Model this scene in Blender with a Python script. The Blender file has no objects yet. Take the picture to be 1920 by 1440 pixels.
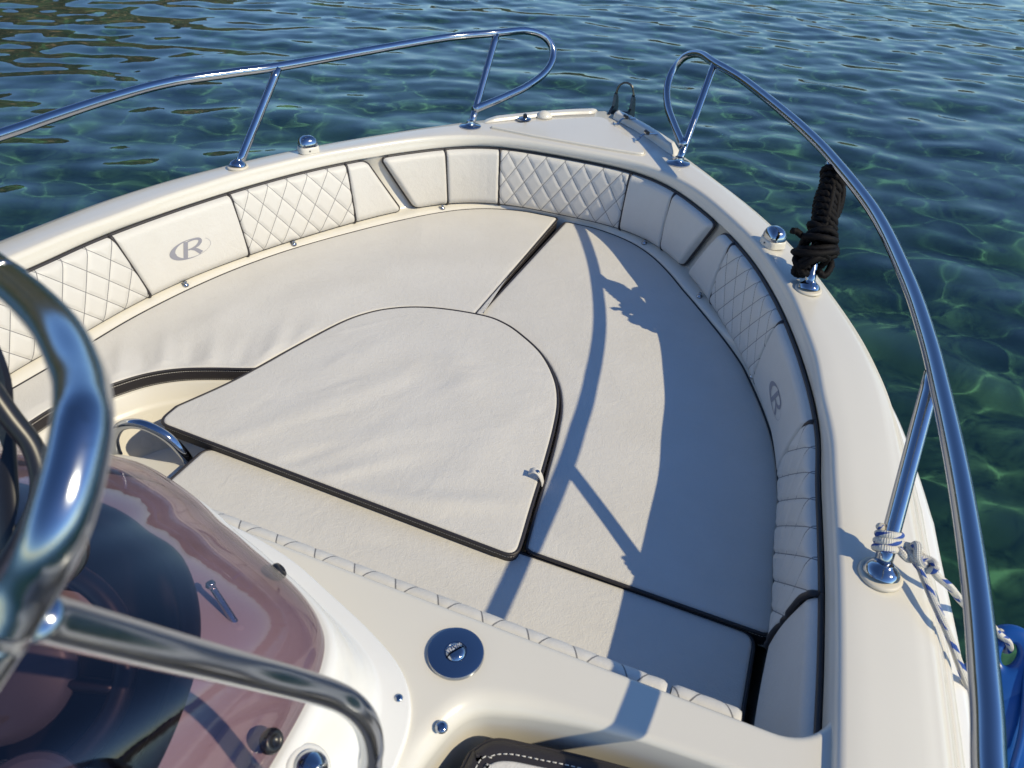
import bpy, bmesh, math, random
import numpy as np
from mathutils import Vector, Matrix
from mathutils.geometry import tessellate_polygon

S = bpy.context.scene
COL = S.collection
R_ = math.radians

# ------------------------------------------------------------------ camera
def make_camera():
    p, y, r = R_(37.3247), R_(-20.1957), R_(3.0746)
    d = np.array([math.sin(y)*math.cos(p), math.cos(y)*math.cos(p), -math.sin(p)])
    rt = np.cross(d, [0, 0, 1]); rt /= np.linalg.norm(rt); up = np.cross(rt, d)
    c, s = math.cos(r), math.sin(r)
    rt, up = c*rt + s*up, -s*rt + c*up
    cam = bpy.data.cameras.new('camera'); o = bpy.data.objects.new('camera', cam); COL.objects.link(o)
    loc = (0.8455, 0.0, 1.0)
    o.matrix_world = Matrix([[rt[i], up[i], -d[i], loc[i]] for i in range(3)] + [[0, 0, 0, 1]])
    cam.sensor_width = 36; cam.lens = 36*1350/1920
    cam.clip_start = 0.02; cam.clip_end = 4000
    cam.dof.use_dof = True; cam.dof.focus_distance = 2.1; cam.dof.aperture_fstop = 7.2     # phone lens: near things soften slightly
    S.camera = o
make_camera()

# ------------------------------------------------------------------ sky and sun
SUN_EL, SUN_AZ = R_(40.9), R_(98.6)          # azimuth from the bow (+y) towards starboard (+x)
w = bpy.data.worlds.new('World'); S.world = w; w.use_nodes = True
sk = w.node_tree.nodes.new('ShaderNodeTexSky'); sk.sky_type = 'NISHITA'; sk.sun_disc = False
sk.sun_elevation = SUN_EL; sk.sun_rotation = SUN_AZ
sk.air_density = 1.0; sk.dust_density = 0.0; sk.ozone_density = 3.5; sk.altitude = 0
gm = w.node_tree.nodes.new('ShaderNodeGamma'); gm.inputs[1].default_value = 1.3      # deeper blue overhead, brighter low sky
w.node_tree.links.new(sk.outputs[0], gm.inputs[0]); w.node_tree.links.new(gm.outputs[0], w.node_tree.nodes['Background'].inputs[0])
w.node_tree.nodes['Background'].inputs[1].default_value = 0.098
L = bpy.data.lights.new('sun', 'SUN'); L.energy = 4.1; L.angle = R_(0.5); L.color = (1, 0.875, 0.615)
lo = bpy.data.objects.new('sun', L); COL.objects.link(lo)
sd = Vector((math.cos(SUN_EL)*math.sin(SUN_AZ), math.cos(SUN_EL)*math.cos(SUN_AZ), math.sin(SUN_EL)))
lo.rotation_euler = sd.to_track_quat('Z', 'Y').to_euler(); lo.location = (6, 0, 6)
L.cycles.is_caustics_light = True
S.view_settings.view_transform = 'Standard'; S.view_settings.look = 'None'
S.view_settings.exposure = 0.0; S.view_settings.gamma = 1.0
S.cycles.max_bounces = 12; S.cycles.transparent_max_bounces = 12; S.cycles.transmission_bounces = 8
S.cycles.caustics_reflective = False; S.cycles.caustics_refractive = True
S.cycles.sample_clamp_indirect = 6.0
try:
    S.cycles.use_denoising = True
except Exception:
    pass

# ------------------------------------------------------------------ measured outlines (metres)
CURVES = {
  'R1': [2.0544,2.0226,1.9899,1.9561,1.9211,1.8854,1.8497,1.8147,1.7810,1.7489,1.7188,1.6907,1.6644,1.6397,1.6164,1.5943,1.5733,1.5533,1.5344,1.5164,1.4993,1.4830,1.4674,1.4523,1.4378,1.4237,1.4100,1.3968,1.3840,1.3716,1.3599,1.3488,1.3383,1.3286,1.3193,1.3106,1.3023,1.2943,1.2868,1.2797,1.2732,1.2673,1.2621,1.2573,1.2530,1.2489,1.2450,1.2413,1.2377,1.2344,1.2314,1.2287,1.2262,1.2237,1.2212,1.2186,1.2161,1.2140,1.2124,1.2115,1.2114,1.2118,1.2128,1.2141,1.2156,1.2173,1.2191,1.2209,1.2228,1.2249,1.2270,1.2292,1.2314,1.2336,1.2357,1.2377,1.2396,1.2412,1.2427,1.2440,1.2451,1.2461,1.2470,1.2478,1.2485,1.2492,1.2498,1.2503,1.2508,1.2512,1.2515,1.2517,1.2520,1.2521,1.2523,1.2525,1.2527,1.2528,1.2530,1.2532,1.2534,1.2536,1.2538,1.2540,1.2542],
  'R2': [1.4902,1.4906,1.4917,1.4933,1.4952,1.4969,1.4981,1.4985,1.4975,1.4950,1.4906,1.4841,1.4756,1.4652,1.4532,1.4398,1.4254,1.4101,1.3943,1.3783,1.3624,1.3471,1.3325,1.3189,1.3062,1.2942,1.2826,1.2713,1.2599,1.2484,1.2369,1.2256,1.2148,1.2045,1.1950,1.1861,1.1777,1.1695,1.1613,1.1530,1.1448,1.1367,1.1291,1.1221,1.1160,1.1107,1.1060,1.1019,1.0981,1.0943,1.0904,1.0864,1.0827,1.0795,1.0771,1.0759,1.0758,1.0767,1.0783,1.0802,1.0822,1.0842,1.0860,1.0877,1.0893,1.0908,1.0925,1.0943,1.0962,1.0983,1.1003,1.1022,1.1041,1.1058,1.1075,1.1091,1.1106,1.1119,1.1132,1.1143,1.1154,1.1163,1.1172,1.1180,1.1187,1.1193,1.1199,1.1205,1.1211,1.1216,1.1221,1.1226,1.1230,1.1235,1.1239,1.1243,1.1247,1.1251,1.1255,1.1260,1.1264,1.1268,1.1273,1.1277,1.1281],
  'R3': [1.5090,1.5092,1.5098,1.5107,1.5117,1.5127,1.5132,1.5126,1.5103,1.5059,1.4991,1.4899,1.4784,1.4650,1.4502,1.4345,1.4183,1.4020,1.3859,1.3702,1.3550,1.3402,1.3258,1.3119,1.2984,1.2852,1.2725,1.2601,1.2480,1.2362,1.2246,1.2133,1.2024,1.1918,1.1817,1.1721,1.1630,1.1544,1.1462,1.1384,1.1311,1.1243,1.1179,1.1120,1.1067,1.1019,1.0976,1.0938,1.0903,1.0874,1.0848,1.0828,1.0813,1.0801,1.0793,1.0789,1.0787,1.0787,1.0789,1.0792,1.0795,1.0800,1.0806,1.0815,1.0827,1.0842,1.0860,1.0879,1.0900,1.0921,1.0942,1.0963,1.0982,1.1001,1.1019,1.1036,1.1051,1.1065,1.1077,1.1088,1.1098,1.1107,1.1116,1.1123,1.1129,1.1134,1.1138,1.1142,1.1145,1.1148,1.1151,1.1153,1.1156,1.1158,1.1161,1.1163,1.1165,1.1167,1.1169,1.1172,1.1175,1.1178,1.1182,1.1185,1.1190],
  'R4': [1.4811,1.4816,1.4827,1.4843,1.4859,1.4871,1.4875,1.4868,1.4846,1.4809,1.4754,1.4679,1.4586,1.4472,1.4341,1.4194,1.4035,1.3867,1.3695,1.3519,1.3343,1.3168,1.2996,1.2827,1.2663,1.2505,1.2354,1.2210,1.2073,1.1943,1.1822,1.1709,1.1604,1.1506,1.1416,1.1331,1.1251,1.1176,1.1104,1.1038,1.0977,1.0921,1.0870,1.0823,1.0780,1.0740,1.0703,1.0669,1.0637,1.0606,1.0577,1.0550,1.0525,1.0503,1.0483,1.0465,1.0450,1.0437,1.0426,1.0418,1.0411,1.0408,1.0409,1.0415,1.0425,1.0439,1.0457,1.0478,1.0499,1.0521,1.0540,1.0556,1.0567,1.0572,1.0571,1.0562,1.0549,1.0532,1.0514,1.0497,1.0484,1.0473,1.0466,1.0461,1.0458,1.0457,1.0458,1.0458,1.0458,1.0459,1.0458,1.0458,1.0457,1.0457,1.0456,1.0455,1.0454,1.0452,1.0451,1.0449,1.0447,1.0446,1.0444,1.0442,1.0440],
  'R5': [1.4781,1.4778,1.4767,1.4751,1.4727,1.4696,1.4656,1.4605,1.4538,1.4454,1.4348,1.4221,1.4073,1.3908,1.3730,1.3546,1.3358,1.3172,1.2989,1.2812,1.2641,1.2477,1.2320,1.2170,1.2027,1.1892,1.1766,1.1648,1.1539,1.1436,1.1338,1.1244,1.1154,1.1068,1.0985,1.0906,1.0830,1.0757,1.0686,1.0619,1.0556,1.0497,1.0441,1.0386,1.0333,1.0283,1.0235,1.0192,1.0152,1.0116,1.0083,1.0052,1.0024,1.0000,0.9980,0.9964,0.9952,0.9943,0.9937,0.9931,0.9928,0.9926,0.9926,0.9928,0.9932,0.9937,0.9944,0.9951,0.9960,0.9970,0.9981,0.9992,1.0005,1.0019,1.0033,1.0048,1.0064,1.0079,1.0095,1.0111,1.0125,1.0139,1.0151,1.0161,1.0170,1.0178,1.0186,1.0193,1.0200,1.0207,1.0213,1.0219,1.0224,1.0227,1.0231,1.0234,1.0237,1.0241,1.0244,1.0248,1.0252,1.0256,1.0260,1.0263,1.0267],
}
TUBE_TOP=[(-0.3304, 0.4652, 0.6162), (0.1238, 0.3577, 0.7129), (0.3736, 0.2732, 0.7496), (0.3926, 0.2652, 0.753), (0.4486, 0.2407, 0.7656), (0.5087, 0.2114, 0.7788), (0.5558, 0.1832, 0.7844), (0.5819, 0.1632, 0.7889), (0.595, 0.1513, 0.7904), (0.6009, 0.1417, 0.7853), (0.6055, 0.1309, 0.7782), (0.6083, 0.1191, 0.7688), (0.6049, 0.1108, 0.7562), (0.5961, 0.1031, 0.7396), (0.5878, 0.0881, 0.7208), (0.5827, 0.0755, 0.708), (0.5143, -0.0933, 0.5368)]
TUBE_STAY=[(0.5924, 0.1002, 0.7207), (0.5923, 0.106, 0.709), (0.5976, 0.1414, 0.6392), (0.603, 0.1798, 0.5643), (0.616, 0.2114, 0.5052), (0.626, 0.2326, 0.463), (0.635, 0.2427, 0.435), (0.6407, 0.2485, 0.4011), (0.6415, 0.2493, 0.3617), (0.6377, 0.2472, 0.3231), (0.6377, 0.2372, 0.2231), (0.6377, 0.2322, -0.0269)]
# ------------------------------------------------------------------ materials
def new_mat(name):
    m = bpy.data.materials.new(name); m.use_nodes = True
    nt = m.node_tree
    return m, nt, nt.nodes['Principled BSDF'], nt.links

def N(nt, kind, **kw):
    n = nt.nodes.new(kind)
    for k, v in kw.items():
        if k.startswith('i_'):
            n.inputs[k[2:].replace('_', ' ')].default_value = v
        else:
            setattr(n, k, v)
    return n

def mmath(nt, op, a, b=None, clamp=False):
    n = nt.nodes.new('ShaderNodeMath'); n.operation = op; n.use_clamp = clamp
    for i, v in enumerate((a, b)):
        if v is None: continue
        if isinstance(v, (int, float)): n.inputs[i].default_value = v
        else: nt.links.new(v, n.inputs[i])
    return n.outputs[0]

def mix_col(nt, fac, a, b):
    n = nt.nodes.new('ShaderNodeMix'); n.data_type = 'RGBA'
    for idx, v in ((0, fac), (6, a), (7, b)):
        if isinstance(v, (int, float)): n.inputs[idx].default_value = v
        elif isinstance(v, tuple): n.inputs[idx].default_value = v
        else: nt.links.new(v, n.inputs[idx])
    return n.outputs[2]

def simple(name, col, rough, metal=0.0, coat=0.0, var=0.0, scale=8.0, bump=0.0, bscale=300.0, spec=0.5):
    m, nt, b, lk = new_mat(name)
    b.inputs['Base Color'].default_value = (*col, 1); b.inputs['Roughness'].default_value = rough
    b.inputs['Metallic'].default_value = metal; b.inputs['Coat Weight'].default_value = coat
    b.inputs['Coat Roughness'].default_value = 0.06; b.inputs['Specular IOR Level'].default_value = spec
    tc = nt.nodes.new('ShaderNodeTexCoord')
    if var:
        n = N(nt, 'ShaderNodeTexNoise', i_Scale=scale, i_Detail=5.0, i_Roughness=0.6)
        lk.new(tc.outputs['Object'], n.inputs['Vector'])
        lo_ = tuple(c*(1-var) for c in col) + (1,); hi = tuple(min(1, c*(1+var*.5)) for c in col) + (1,)
        lk.new(mix_col(nt, n.outputs[0], lo_, hi), b.inputs['Base Color'])
        r = mmath(nt, 'MULTIPLY_ADD', n.outputs[0], 0.25*rough); r.node.inputs[2].default_value = rough*0.88
        lk.new(r, b.inputs['Roughness'])
    if bump:
        n2 = N(nt, 'ShaderNodeTexNoise', i_Scale=bscale, i_Detail=3.0)
        lk.new(tc.outputs['Object'], n2.inputs['Vector'])
        bp = N(nt, 'ShaderNodeBump', i_Strength=bump, i_Distance=0.001)
        lk.new(n2.outputs[0], bp.inputs['Height']); lk.new(bp.outputs[0], b.inputs['Normal'])
    return m

def vinyl(name, col, quilt=None, grain=0.55):
    """marine vinyl: leather grain, faint soiling; quilt=(ax,bx) adds thread on a diamond lattice in UV metres"""
    m, nt, b, lk = new_mat(name)
    tc = nt.nodes.new('ShaderNodeTexCoord')
    b.inputs['Roughness'].default_value = 0.5; b.inputs['Specular IOR Level'].default_value = 0.4
    n = N(nt, 'ShaderNodeTexNoise', i_Scale=5.0, i_Detail=6.0, i_Roughness=0.62)
    lk.new(tc.outputs['Object'], n.inputs['Vector'])
    dirty = (col[0]*.885, col[1]*.87, col[2]*.84, 1)
    base = mix_col(nt, n.outputs[0], dirty, (*[min(1, c*1.04) for c in col], 1))
    if quilt:
        sep = nt.nodes.new('ShaderNodeSeparateXYZ'); lk.new(tc.outputs['UV'], sep.inputs[0])
        a = mmath(nt, 'DIVIDE', sep.outputs[0], quilt[0]); c = mmath(nt, 'DIVIDE', sep.outputs[1], quilt[1])
        line = None
        for op in ('ADD', 'SUBTRACT'):
            t = mmath(nt, op, a, c)
            fr = mmath(nt, 'ABSOLUTE', mmath(nt, 'SUBTRACT', mmath(nt, 'FRACT', t), 0.5))
            ln = mmath(nt, 'GREATER_THAN', fr, 0.5-0.018)
            line = ln if line is None else mmath(nt, 'MAXIMUM', line, ln)
        base = mix_col(nt, mmath(nt, 'MULTIPLY', line, 0.85), base, (.10, .10, .11, 1))
    n5 = N(nt, 'ShaderNodeTexNoise', i_Scale=38.0, i_Detail=8.0, i_Roughness=0.8); lk.new(tc.outputs['Object'], n5.inputs['Vector'])
    spot = mmath(nt, 'MULTIPLY', mmath(nt, 'GREATER_THAN', n5.outputs[0], 0.655), 0.16)
    base = mix_col(nt, spot, base, (.42, .37, .31, 1))
    lk.new(base, b.inputs['Base Color'])
    v = N(nt, 'ShaderNodeTexVoronoi', i_Scale=300.0); lk.new(tc.outputs['Object'], v.inputs['Vector'])
    n3 = N(nt, 'ShaderNodeTexNoise', i_Scale=90.0, i_Detail=4.0); lk.new(tc.outputs['Object'], n3.inputs['Vector'])
    n4 = N(nt, 'ShaderNodeTexNoise', i_Scale=17.0, i_Detail=7.0, i_Roughness=0.6, i_Distortion=1.2); lk.new(tc.outputs['Object'], n4.inputs['Vector'])
    h = mmath(nt, 'ADD', mmath(nt, 'MULTIPLY', v.outputs['Distance'], 0.6), mmath(nt, 'MULTIPLY', n3.outputs[0], 1.1))
    h = mmath(nt, 'ADD', h, mmath(nt, 'MULTIPLY', n4.outputs[0], 2.6))
    bp = N(nt, 'ShaderNodeBump', i_Strength=grain, i_Distance=0.0012)
    lk.new(h, bp.inputs['Height']); lk.new(bp.outputs[0], b.inputs['Normal'])
    return m

def banding(name):
    """dark side band of a cushion with a row of pale stitches near its top and bottom (UV: metres along, metres down)"""
    m, nt, b, lk = new_mat(name)
    tc = nt.nodes.new('ShaderNodeTexCoord'); sep = nt.nodes.new('ShaderNodeSeparateXYZ')
    lk.new(tc.outputs['UV'], sep.inputs[0])
    row = None
    for v0 in (0.0055, 0.036):
        d = mmath(nt, 'LESS_THAN', mmath(nt, 'ABSOLUTE', mmath(nt, 'SUBTRACT', sep.outputs[1], v0)), 0.0008)
        row = d if row is None else mmath(nt, 'MAXIMUM', row, d)
    dash = mmath(nt, 'GREATER_THAN', mmath(nt, 'FRACT', mmath(nt, 'DIVIDE', sep.outputs[0], 0.0065)), 0.3)
    c = mix_col(nt, mmath(nt, 'MULTIPLY', row, dash), (.026, .023, .026, 1), (.55, .53, .5, 1))
    lk.new(c, b.inputs['Base Color']); b.inputs['Roughness'].default_value = 0.55
    n3 = N(nt, 'ShaderNodeTexNoise', i_Scale=500.0); lk.new(tc.outputs['Object'], n3.inputs['Vector'])
    bp = N(nt, 'ShaderNodeBump', i_Strength=0.3, i_Distance=0.001)
    lk.new(n3.outputs[0], bp.inputs['Height']); lk.new(bp.outputs[0], b.inputs['Normal'])
    return m

def chrome_mat(name='polished_steel', r0=.02, r1=.14):
    m, nt, b, lk = new_mat(name)
    b.inputs['Base Color'].default_value = (.46, .48, .52, 1); b.inputs['Metallic'].default_value = 1
    tc = nt.nodes.new('ShaderNodeTexCoord')
    n = N(nt, 'ShaderNodeTexNoise', i_Scale=35.0, i_Detail=6.0, i_Roughness=0.7); lk.new(tc.outputs['Object'], n.inputs['Vector'])
    r = mmath(nt, 'MULTIPLY_ADD', n.outputs[0], r1); r.node.inputs[2].default_value = r0
    lk.new(r, b.inputs['Roughness'])
    n2 = N(nt, 'ShaderNodeTexNoise', i_Scale=11.0, i_Detail=9.0, i_Roughness=0.75); lk.new(tc.outputs['Object'], n2.inputs['Vector'])
    f = mmath(nt, 'GREATER_THAN', n2.outputs[0], 0.66)
    lk.new(mix_col(nt, mmath(nt, 'MULTIPLY', f, .35), (.40, .425, .47, 1), (.30, .30, .30, 1)), b.inputs['Base Color'])      # water spots
    return m

def acrylic_mat():
    m = bpy.data.materials.new('purple_acrylic'); m.use_nodes = True; nt = m.node_tree; lk = nt.links
    nt.nodes.remove(nt.nodes['Principled BSDF'])
    out = nt.nodes['Material Output']
    tr = N(nt, 'ShaderNodeBsdfTransparent'); tr.inputs[0].default_value = (.745, .665, .70, 1)
    gl = N(nt, 'ShaderNodeBsdfGlossy'); gl.inputs['Roughness'].default_value = 0.015
    lw = N(nt, 'ShaderNodeLayerWeight'); lw.inputs['Blend'].default_value = 0.5
    fr = mmath(nt, 'MULTIPLY_ADD', mmath(nt, 'POWER', lw.outputs['Facing'], 4.0), 0.7); fr.node.inputs[2].default_value = 0.055
    mx = nt.nodes.new('ShaderNodeMixShader')
    lk.new(fr, mx.inputs[0]); lk.new(tr.outputs[0], mx.inputs[1]); lk.new(gl.outputs[0], mx.inputs[2])
    lk.new(mx.outputs[0], out.inputs[0])
    return m

def rope_fleck():
    """white braid with blue marker yarns (UV: metres along, turns around)"""
    m, nt, b, lk = new_mat('flecked_braid')
    tc = nt.nodes.new('ShaderNodeTexCoord'); sep = nt.nodes.new('ShaderNodeSeparateXYZ'); lk.new(tc.outputs['UV'], sep.inputs[0])
    u, v = sep.outputs[0], sep.outputs[1]
    ph = mmath(nt, 'FRACT', mmath(nt, 'ADD', mmath(nt, 'DIVIDE', u, 0.031), mmath(nt, 'MULTIPLY', v, 2.0)))
    fl = mmath(nt, 'LESS_THAN', ph, 0.42)
    side = mmath(nt, 'LESS_THAN', mmath(nt, 'FRACT', mmath(nt, 'ADD', mmath(nt, 'MULTIPLY', v, 2.0), mmath(nt, 'DIVIDE', u, 0.11))), 0.55)
    f = mmath(nt, 'MULTIPLY', fl, side)
    b1 = mmath(nt, 'SINE', mmath(nt, 'MULTIPLY', mmath(nt, 'ADD', mmath(nt, 'DIVIDE', u, 0.006), mmath(nt, 'MULTIPLY', v, 8)), 6.283))
    b2 = mmath(nt, 'SINE', mmath(nt, 'MULTIPLY', mmath(nt, 'SUBTRACT', mmath(nt, 'DIVIDE', u, 0.006), mmath(nt, 'MULTIPLY', v, 8)), 6.283))
    br = mmath(nt, 'MULTIPLY', b1, b2)
    wc = mix_col(nt, mmath(nt, 'MULTIPLY_ADD', br, 0.5), (.62, .58, .5, 1), (.8, .78, .72, 1))
    lk.new(mix_col(nt, f, wc, (.025, .085, .36, 1)), b.inputs['Base Color'])
    b.inputs['Roughness'].default_value = 0.75
    bp = N(nt, 'ShaderNodeBump', i_Strength=0.7, i_Distance=0.0012); lk.new(br, bp.inputs['Height']); lk.new(bp.outputs[0], b.inputs['Normal'])
    return m

def gelcoat(name, col, rough, coat):
    m = simple(name, col, rough, coat=coat, var=0.05, scale=3.0); nt = m.node_tree; lk = nt.links; b = nt.nodes['Principled BSDF']
    tc = nt.nodes.new('ShaderNodeTexCoord'); src = b.inputs['Base Color'].links[0].from_socket
    # small dirt specks, fine scratches and salt bloom in the gloss
    v = N(nt, 'ShaderNodeTexVoronoi', i_Scale=4.0); lk.new(tc.outputs['Object'], v.inputs['Vector'])
    k = mmath(nt, 'MULTIPLY', mmath(nt, 'LESS_THAN', v.outputs['Distance'], 0.006), .75)
    c = mix_col(nt, k, src, (.14, .12, .09, 1))
    mp = N(nt, 'ShaderNodeMapping'); mp.inputs['Scale'].default_value = (3.0, 55.0, 20.0); mp.inputs['Rotation'].default_value = (0, 0, .5); lk.new(tc.outputs['Object'], mp.inputs['Vector'])
    n = N(nt, 'ShaderNodeTexNoise', i_Scale=2.0, i_Detail=9.0, i_Roughness=0.75); lk.new(mp.outputs[0], n.inputs['Vector'])
    sc = mmath(nt, 'MULTIPLY', mmath(nt, 'GREATER_THAN', n.outputs[0], 0.66), .10)
    lk.new(mix_col(nt, sc, c, (.50, .46, .38, 1)), b.inputs['Base Color'])
    n2 = N(nt, 'ShaderNodeTexNoise', i_Scale=22.0, i_Detail=8.0, i_Roughness=0.7); lk.new(tc.outputs['Object'], n2.inputs['Vector'])
    r = mmath(nt, 'MULTIPLY_ADD', n2.outputs[0], .22); r.node.inputs[2].default_value = .0; lk.new(r, b.inputs['Coat Roughness'])
    return m
GEL = gelcoat('cream_gelcoat', (.69, .66, .585), 0.26, 0.35)
WHITE_GEL = gelcoat('white_gelcoat', (.78, .77, .735), 0.2, 0.5)
VINYL = vinyl('white_vinyl', (.66, .645, .61))
QUILT = (0.083, 0.155)
QVINYL = vinyl('quilted_vinyl', (.66, .645, .61), quilt=QUILT, grain=0.25)
DARK = simple('dark_vinyl', (.026, .023, .026), 0.5, bump=0.3, bscale=500)
BAND = banding('stitched_dark_band')
CHROME = chrome_mat()
BRUSHED = chrome_mat('brushed_steel', .09, .14)
ACRYL = acrylic_mat()
BLACKP = simple('black_plastic', (.012, .012, .015), 0.35, var=0.2, scale=30)
BLACKROPE = simple('black_rope_fibre', (.0035, .003, .004), 0.7, bump=0.6, bscale=900, spec=0.18)
FLECK = rope_fleck()
BLUE = simple('blue_rubber', (.010, .085, .36), 0.34, var=0.15, scale=12)
LOGO = simple('grey_print', (.27, .27, .31), 0.5)
RUBBER = simple('pale_gasket', (.62, .57, .47), 0.5)
WEATHERED = simple('weathered_steel', (.16, .15, .13), 0.3, metal=1.0, var=0.5, scale=60)
GREYP = simple('grey_plastic', (.11, .11, .12), 0.4, var=0.2, scale=20)

# ------------------------------------------------------------------ mesh helpers
def thing(name, loc, label=None, cat=None, group=None, kind=None):
    o = bpy.data.objects.new(name, None); COL.objects.link(o); o.location = loc
    o.empty_display_size = 0.1
    tag(o, label, cat, group, kind); return o

def tag(o, label=None, cat=None, group=None, kind=None):
    for k, v in (('label', label), ('category', cat), ('group', group), ('kind', kind)):
        if v: o[k] = v
    return o

def mesh(name, V, F, mat, parent=None, smooth=True, uv=None, label=None, sharp=None):
    me = bpy.data.meshes.new(name)
    me.from_pydata([tuple(map(float, v)) for v in V], [], [tuple(int(i) for i in f) for f in F])
    if uv is not None:
        uvl = me.uv_layers.new(name='UVMap')
        li = np.zeros(len(me.loops), int); me.loops.foreach_get('vertex_index', li)
        if callable(uv):
            uvl.data.foreach_set('uv', uv(me).ravel())
        else:
            uvl.data.foreach_set('uv', np.asarray(uv, float)[li].ravel())
    me.polygons.foreach_set('use_smooth', [smooth]*len(me.polygons))
    if sharp: me.set_sharp_from_angle(angle=R_(sharp))
    me.materials.append(mat); me.update()
    o = bpy.data.objects.new(name, me); COL.objects.link(o)
    if parent is not None:
        o.parent = parent
        base = parent; off = Vector((0, 0, 0))
        while base is not None:
            off += base.location; base = base.parent
        o.location = -off
    if label: o['label'] = label
    return o

def join_parts(parts):
    """[(V,F,uv)] -> one V,F,uv"""
    Vs, Fs, Us, n = [], [], [], 0
    for p in parts:
        V = np.asarray(p[0], float)
        Vs.append(V); Fs += [tuple(i+n for i in f) for f in p[1]]
        Us.append(np.asarray(p[2], float) if len(p) > 2 and p[2] is not None else np.zeros((len(V), 2))); n += len(V)
    return np.vstack(Vs), Fs, np.vstack(Us)

def catmull(P, n=8, close=False):
    P = np.asarray(P, float); k = len(P); out = []
    idx = range(k if close else k-1)
    for i in idx:
        if close: a, b, c, d = P[(i-1) % k], P[i], P[(i+1) % k], P[(i+2) % k]
        else:
            b, c = P[i], P[i+1]; a = P[i-1] if i else 2*b-c; d = P[i+2] if i+2 < k else 2*c-b
        t = np.linspace(0, 1, n, endpoint=False)[:, None]
        out.append(.5*((2*b)+(-a+c)*t+(2*a-5*b+4*c-d)*t*t+(-a+3*b-3*c+d)*t**3))
    if not close: out.append(P[-1:])
    return np.vstack(out)

def resample(P, step=None, n=None, close=False):
    P = np.asarray(P, float)
    if close: P = np.vstack([P, P[:1]])
    s = np.concatenate([[0], np.cumsum(np.linalg.norm(np.diff(P, axis=0), axis=1))])
    if n is None: n = max(3, int(s[-1]/step)+1)
    t = np.linspace(0, s[-1], n+1)[:-1] if close else np.linspace(0, s[-1], n)
    return np.stack([np.interp(t, s, P[:, i]) for i in range(P.shape[1])], 1)

def frames(P, close=False):
    P = np.asarray(P, float)
    T = np.gradient(P, axis=0)
    if close: T = np.roll(P, -1, 0)-np.roll(P, 1, 0)
    T /= np.linalg.norm(T, axis=1)[:, None]+1e-12
    a = np.array([0, 0, 1.]) if abs(T[0, 2]) < .9 else np.array([1., 0, 0])
    n = np.cross(T[0], a); n /= np.linalg.norm(n); Ns = [n]
    for i in range(1, len(P)):
        n = Ns[-1]-T[i]*np.dot(Ns[-1], T[i]); n /= np.linalg.norm(n)+1e-12; Ns.append(n)
    Ns = np.array(Ns)
    if close:
        n = Ns[-1]-T[0]*np.dot(Ns[-1], T[0]); n /= np.linalg.norm(n)
        ang = math.atan2(np.dot(np.cross(n, Ns[0]), T[0]), np.dot(n, Ns[0]))
        B = np.cross(T, Ns); k = np.linspace(0, ang, len(P))[:, None]
        Ns = Ns*np.cos(k)+B*np.sin(k)
    return T, Ns, np.cross(T, Ns)

def tube(P, r, n=14, close=False, cap=True, lobes=0, twist=0.0, depth=0.0):
    """swept tube; lobes/twist/depth shape a laid rope (twist = metres per turn)"""
    P = np.asarray(P, float); T, A, B = frames(P, close); k = len(P)
    r = np.broadcast_to(np.asarray(r, float), (k,))
    s = np.concatenate([[0], np.cumsum(np.linalg.norm(np.diff(P, axis=0), axis=1))])
    th = np.linspace(0, 2*math.pi, n, endpoint=False)
    V = []; U = []
    for i in range(k):
        rr = r[i]*np.ones(n)
        if lobes:
            ph = 2*math.pi*s[i]/twist
            rr = r[i]*(1-depth+depth*2*np.abs(np.cos(lobes*.5*(th-ph)))**.7-depth*.6)
        V.append(P[i]+np.outer(np.cos(th)*rr, A[i])+np.outer(np.sin(th)*rr, B[i]))
        U.append(np.stack([np.full(n, s[i]), th/(2*math.pi)], 1))
    V = np.vstack(V); U = np.vstack(U); F = []
    for i in range(k if close else k-1):
        j = (i+1) % k
        for q in range(n):
            F.append((i*n+q, i*n+(q+1) % n, j*n+(q+1) % n, j*n+q))
    if cap and not close:
        F.append(tuple(range(n))[::-1]); F.append(tuple((k-1)*n+q for q in range(n)))
    return V, F, U

def lathe(prof, c, n=32, axis=(0, 0, 1)):
    """prof: [(radius, height)] about axis through c"""
    ax = Vector(axis).normalized(); q = Vector((0, 0, 1)).rotation_difference(ax).to_matrix()
    th = np.linspace(0, 2*math.pi, n, endpoint=False); V = []; F = []
    for r, h in prof:
        for t in th: V.append(Vector(c)+q @ Vector((r*math.cos(t), r*math.sin(t), h)))
    for i in range(len(prof)-1):
        for j in range(n): F.append((i*n+j, i*n+(j+1) % n, (i+1)*n+(j+1) % n, (i+1)*n+j))
    F.append(tuple((len(prof)-1)*n+j for j in range(n))); F.append(tuple(range(n))[::-1])
    return np.array([tuple(v) for v in V]), F, None

def gridmesh(G, uv=None, flip=False, closeu=False):
    G = np.asarray(G, float); a, b = G.shape[:2]; F = []
    for i in range(a if closeu else a-1):
        i2 = (i+1) % a
        for j in range(b-1):
            f = (i*b+j, i2*b+j, i2*b+j+1, i*b+j+1)
            F.append(f[::-1] if flip else f)
    return G.reshape(-1, 3), F, (None if uv is None else np.asarray(uv, float).reshape(-1, 2))

def offset2d(P, d):
    """inward offset of a counter-clockwise closed outline (d scalar or per point)"""
    P = np.asarray(P, float); t = np.roll(P, -1, 0)-np.roll(P, 1, 0); t /= np.linalg.norm(t, axis=1)[:, None]+1e-12
    nrm = np.stack([-t[:, 1], t[:, 0]], 1)
    return P+nrm*np.broadcast_to(np.asarray(d, float), (len(P),))[:, None]

def ccw(P):
    P = np.asarray(P, float); x, y = P[:, 0], P[:, 1]
    return P if (x*np.roll(y, -1)-y*np.roll(x, -1)).sum() > 0 else P[::-1]

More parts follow.
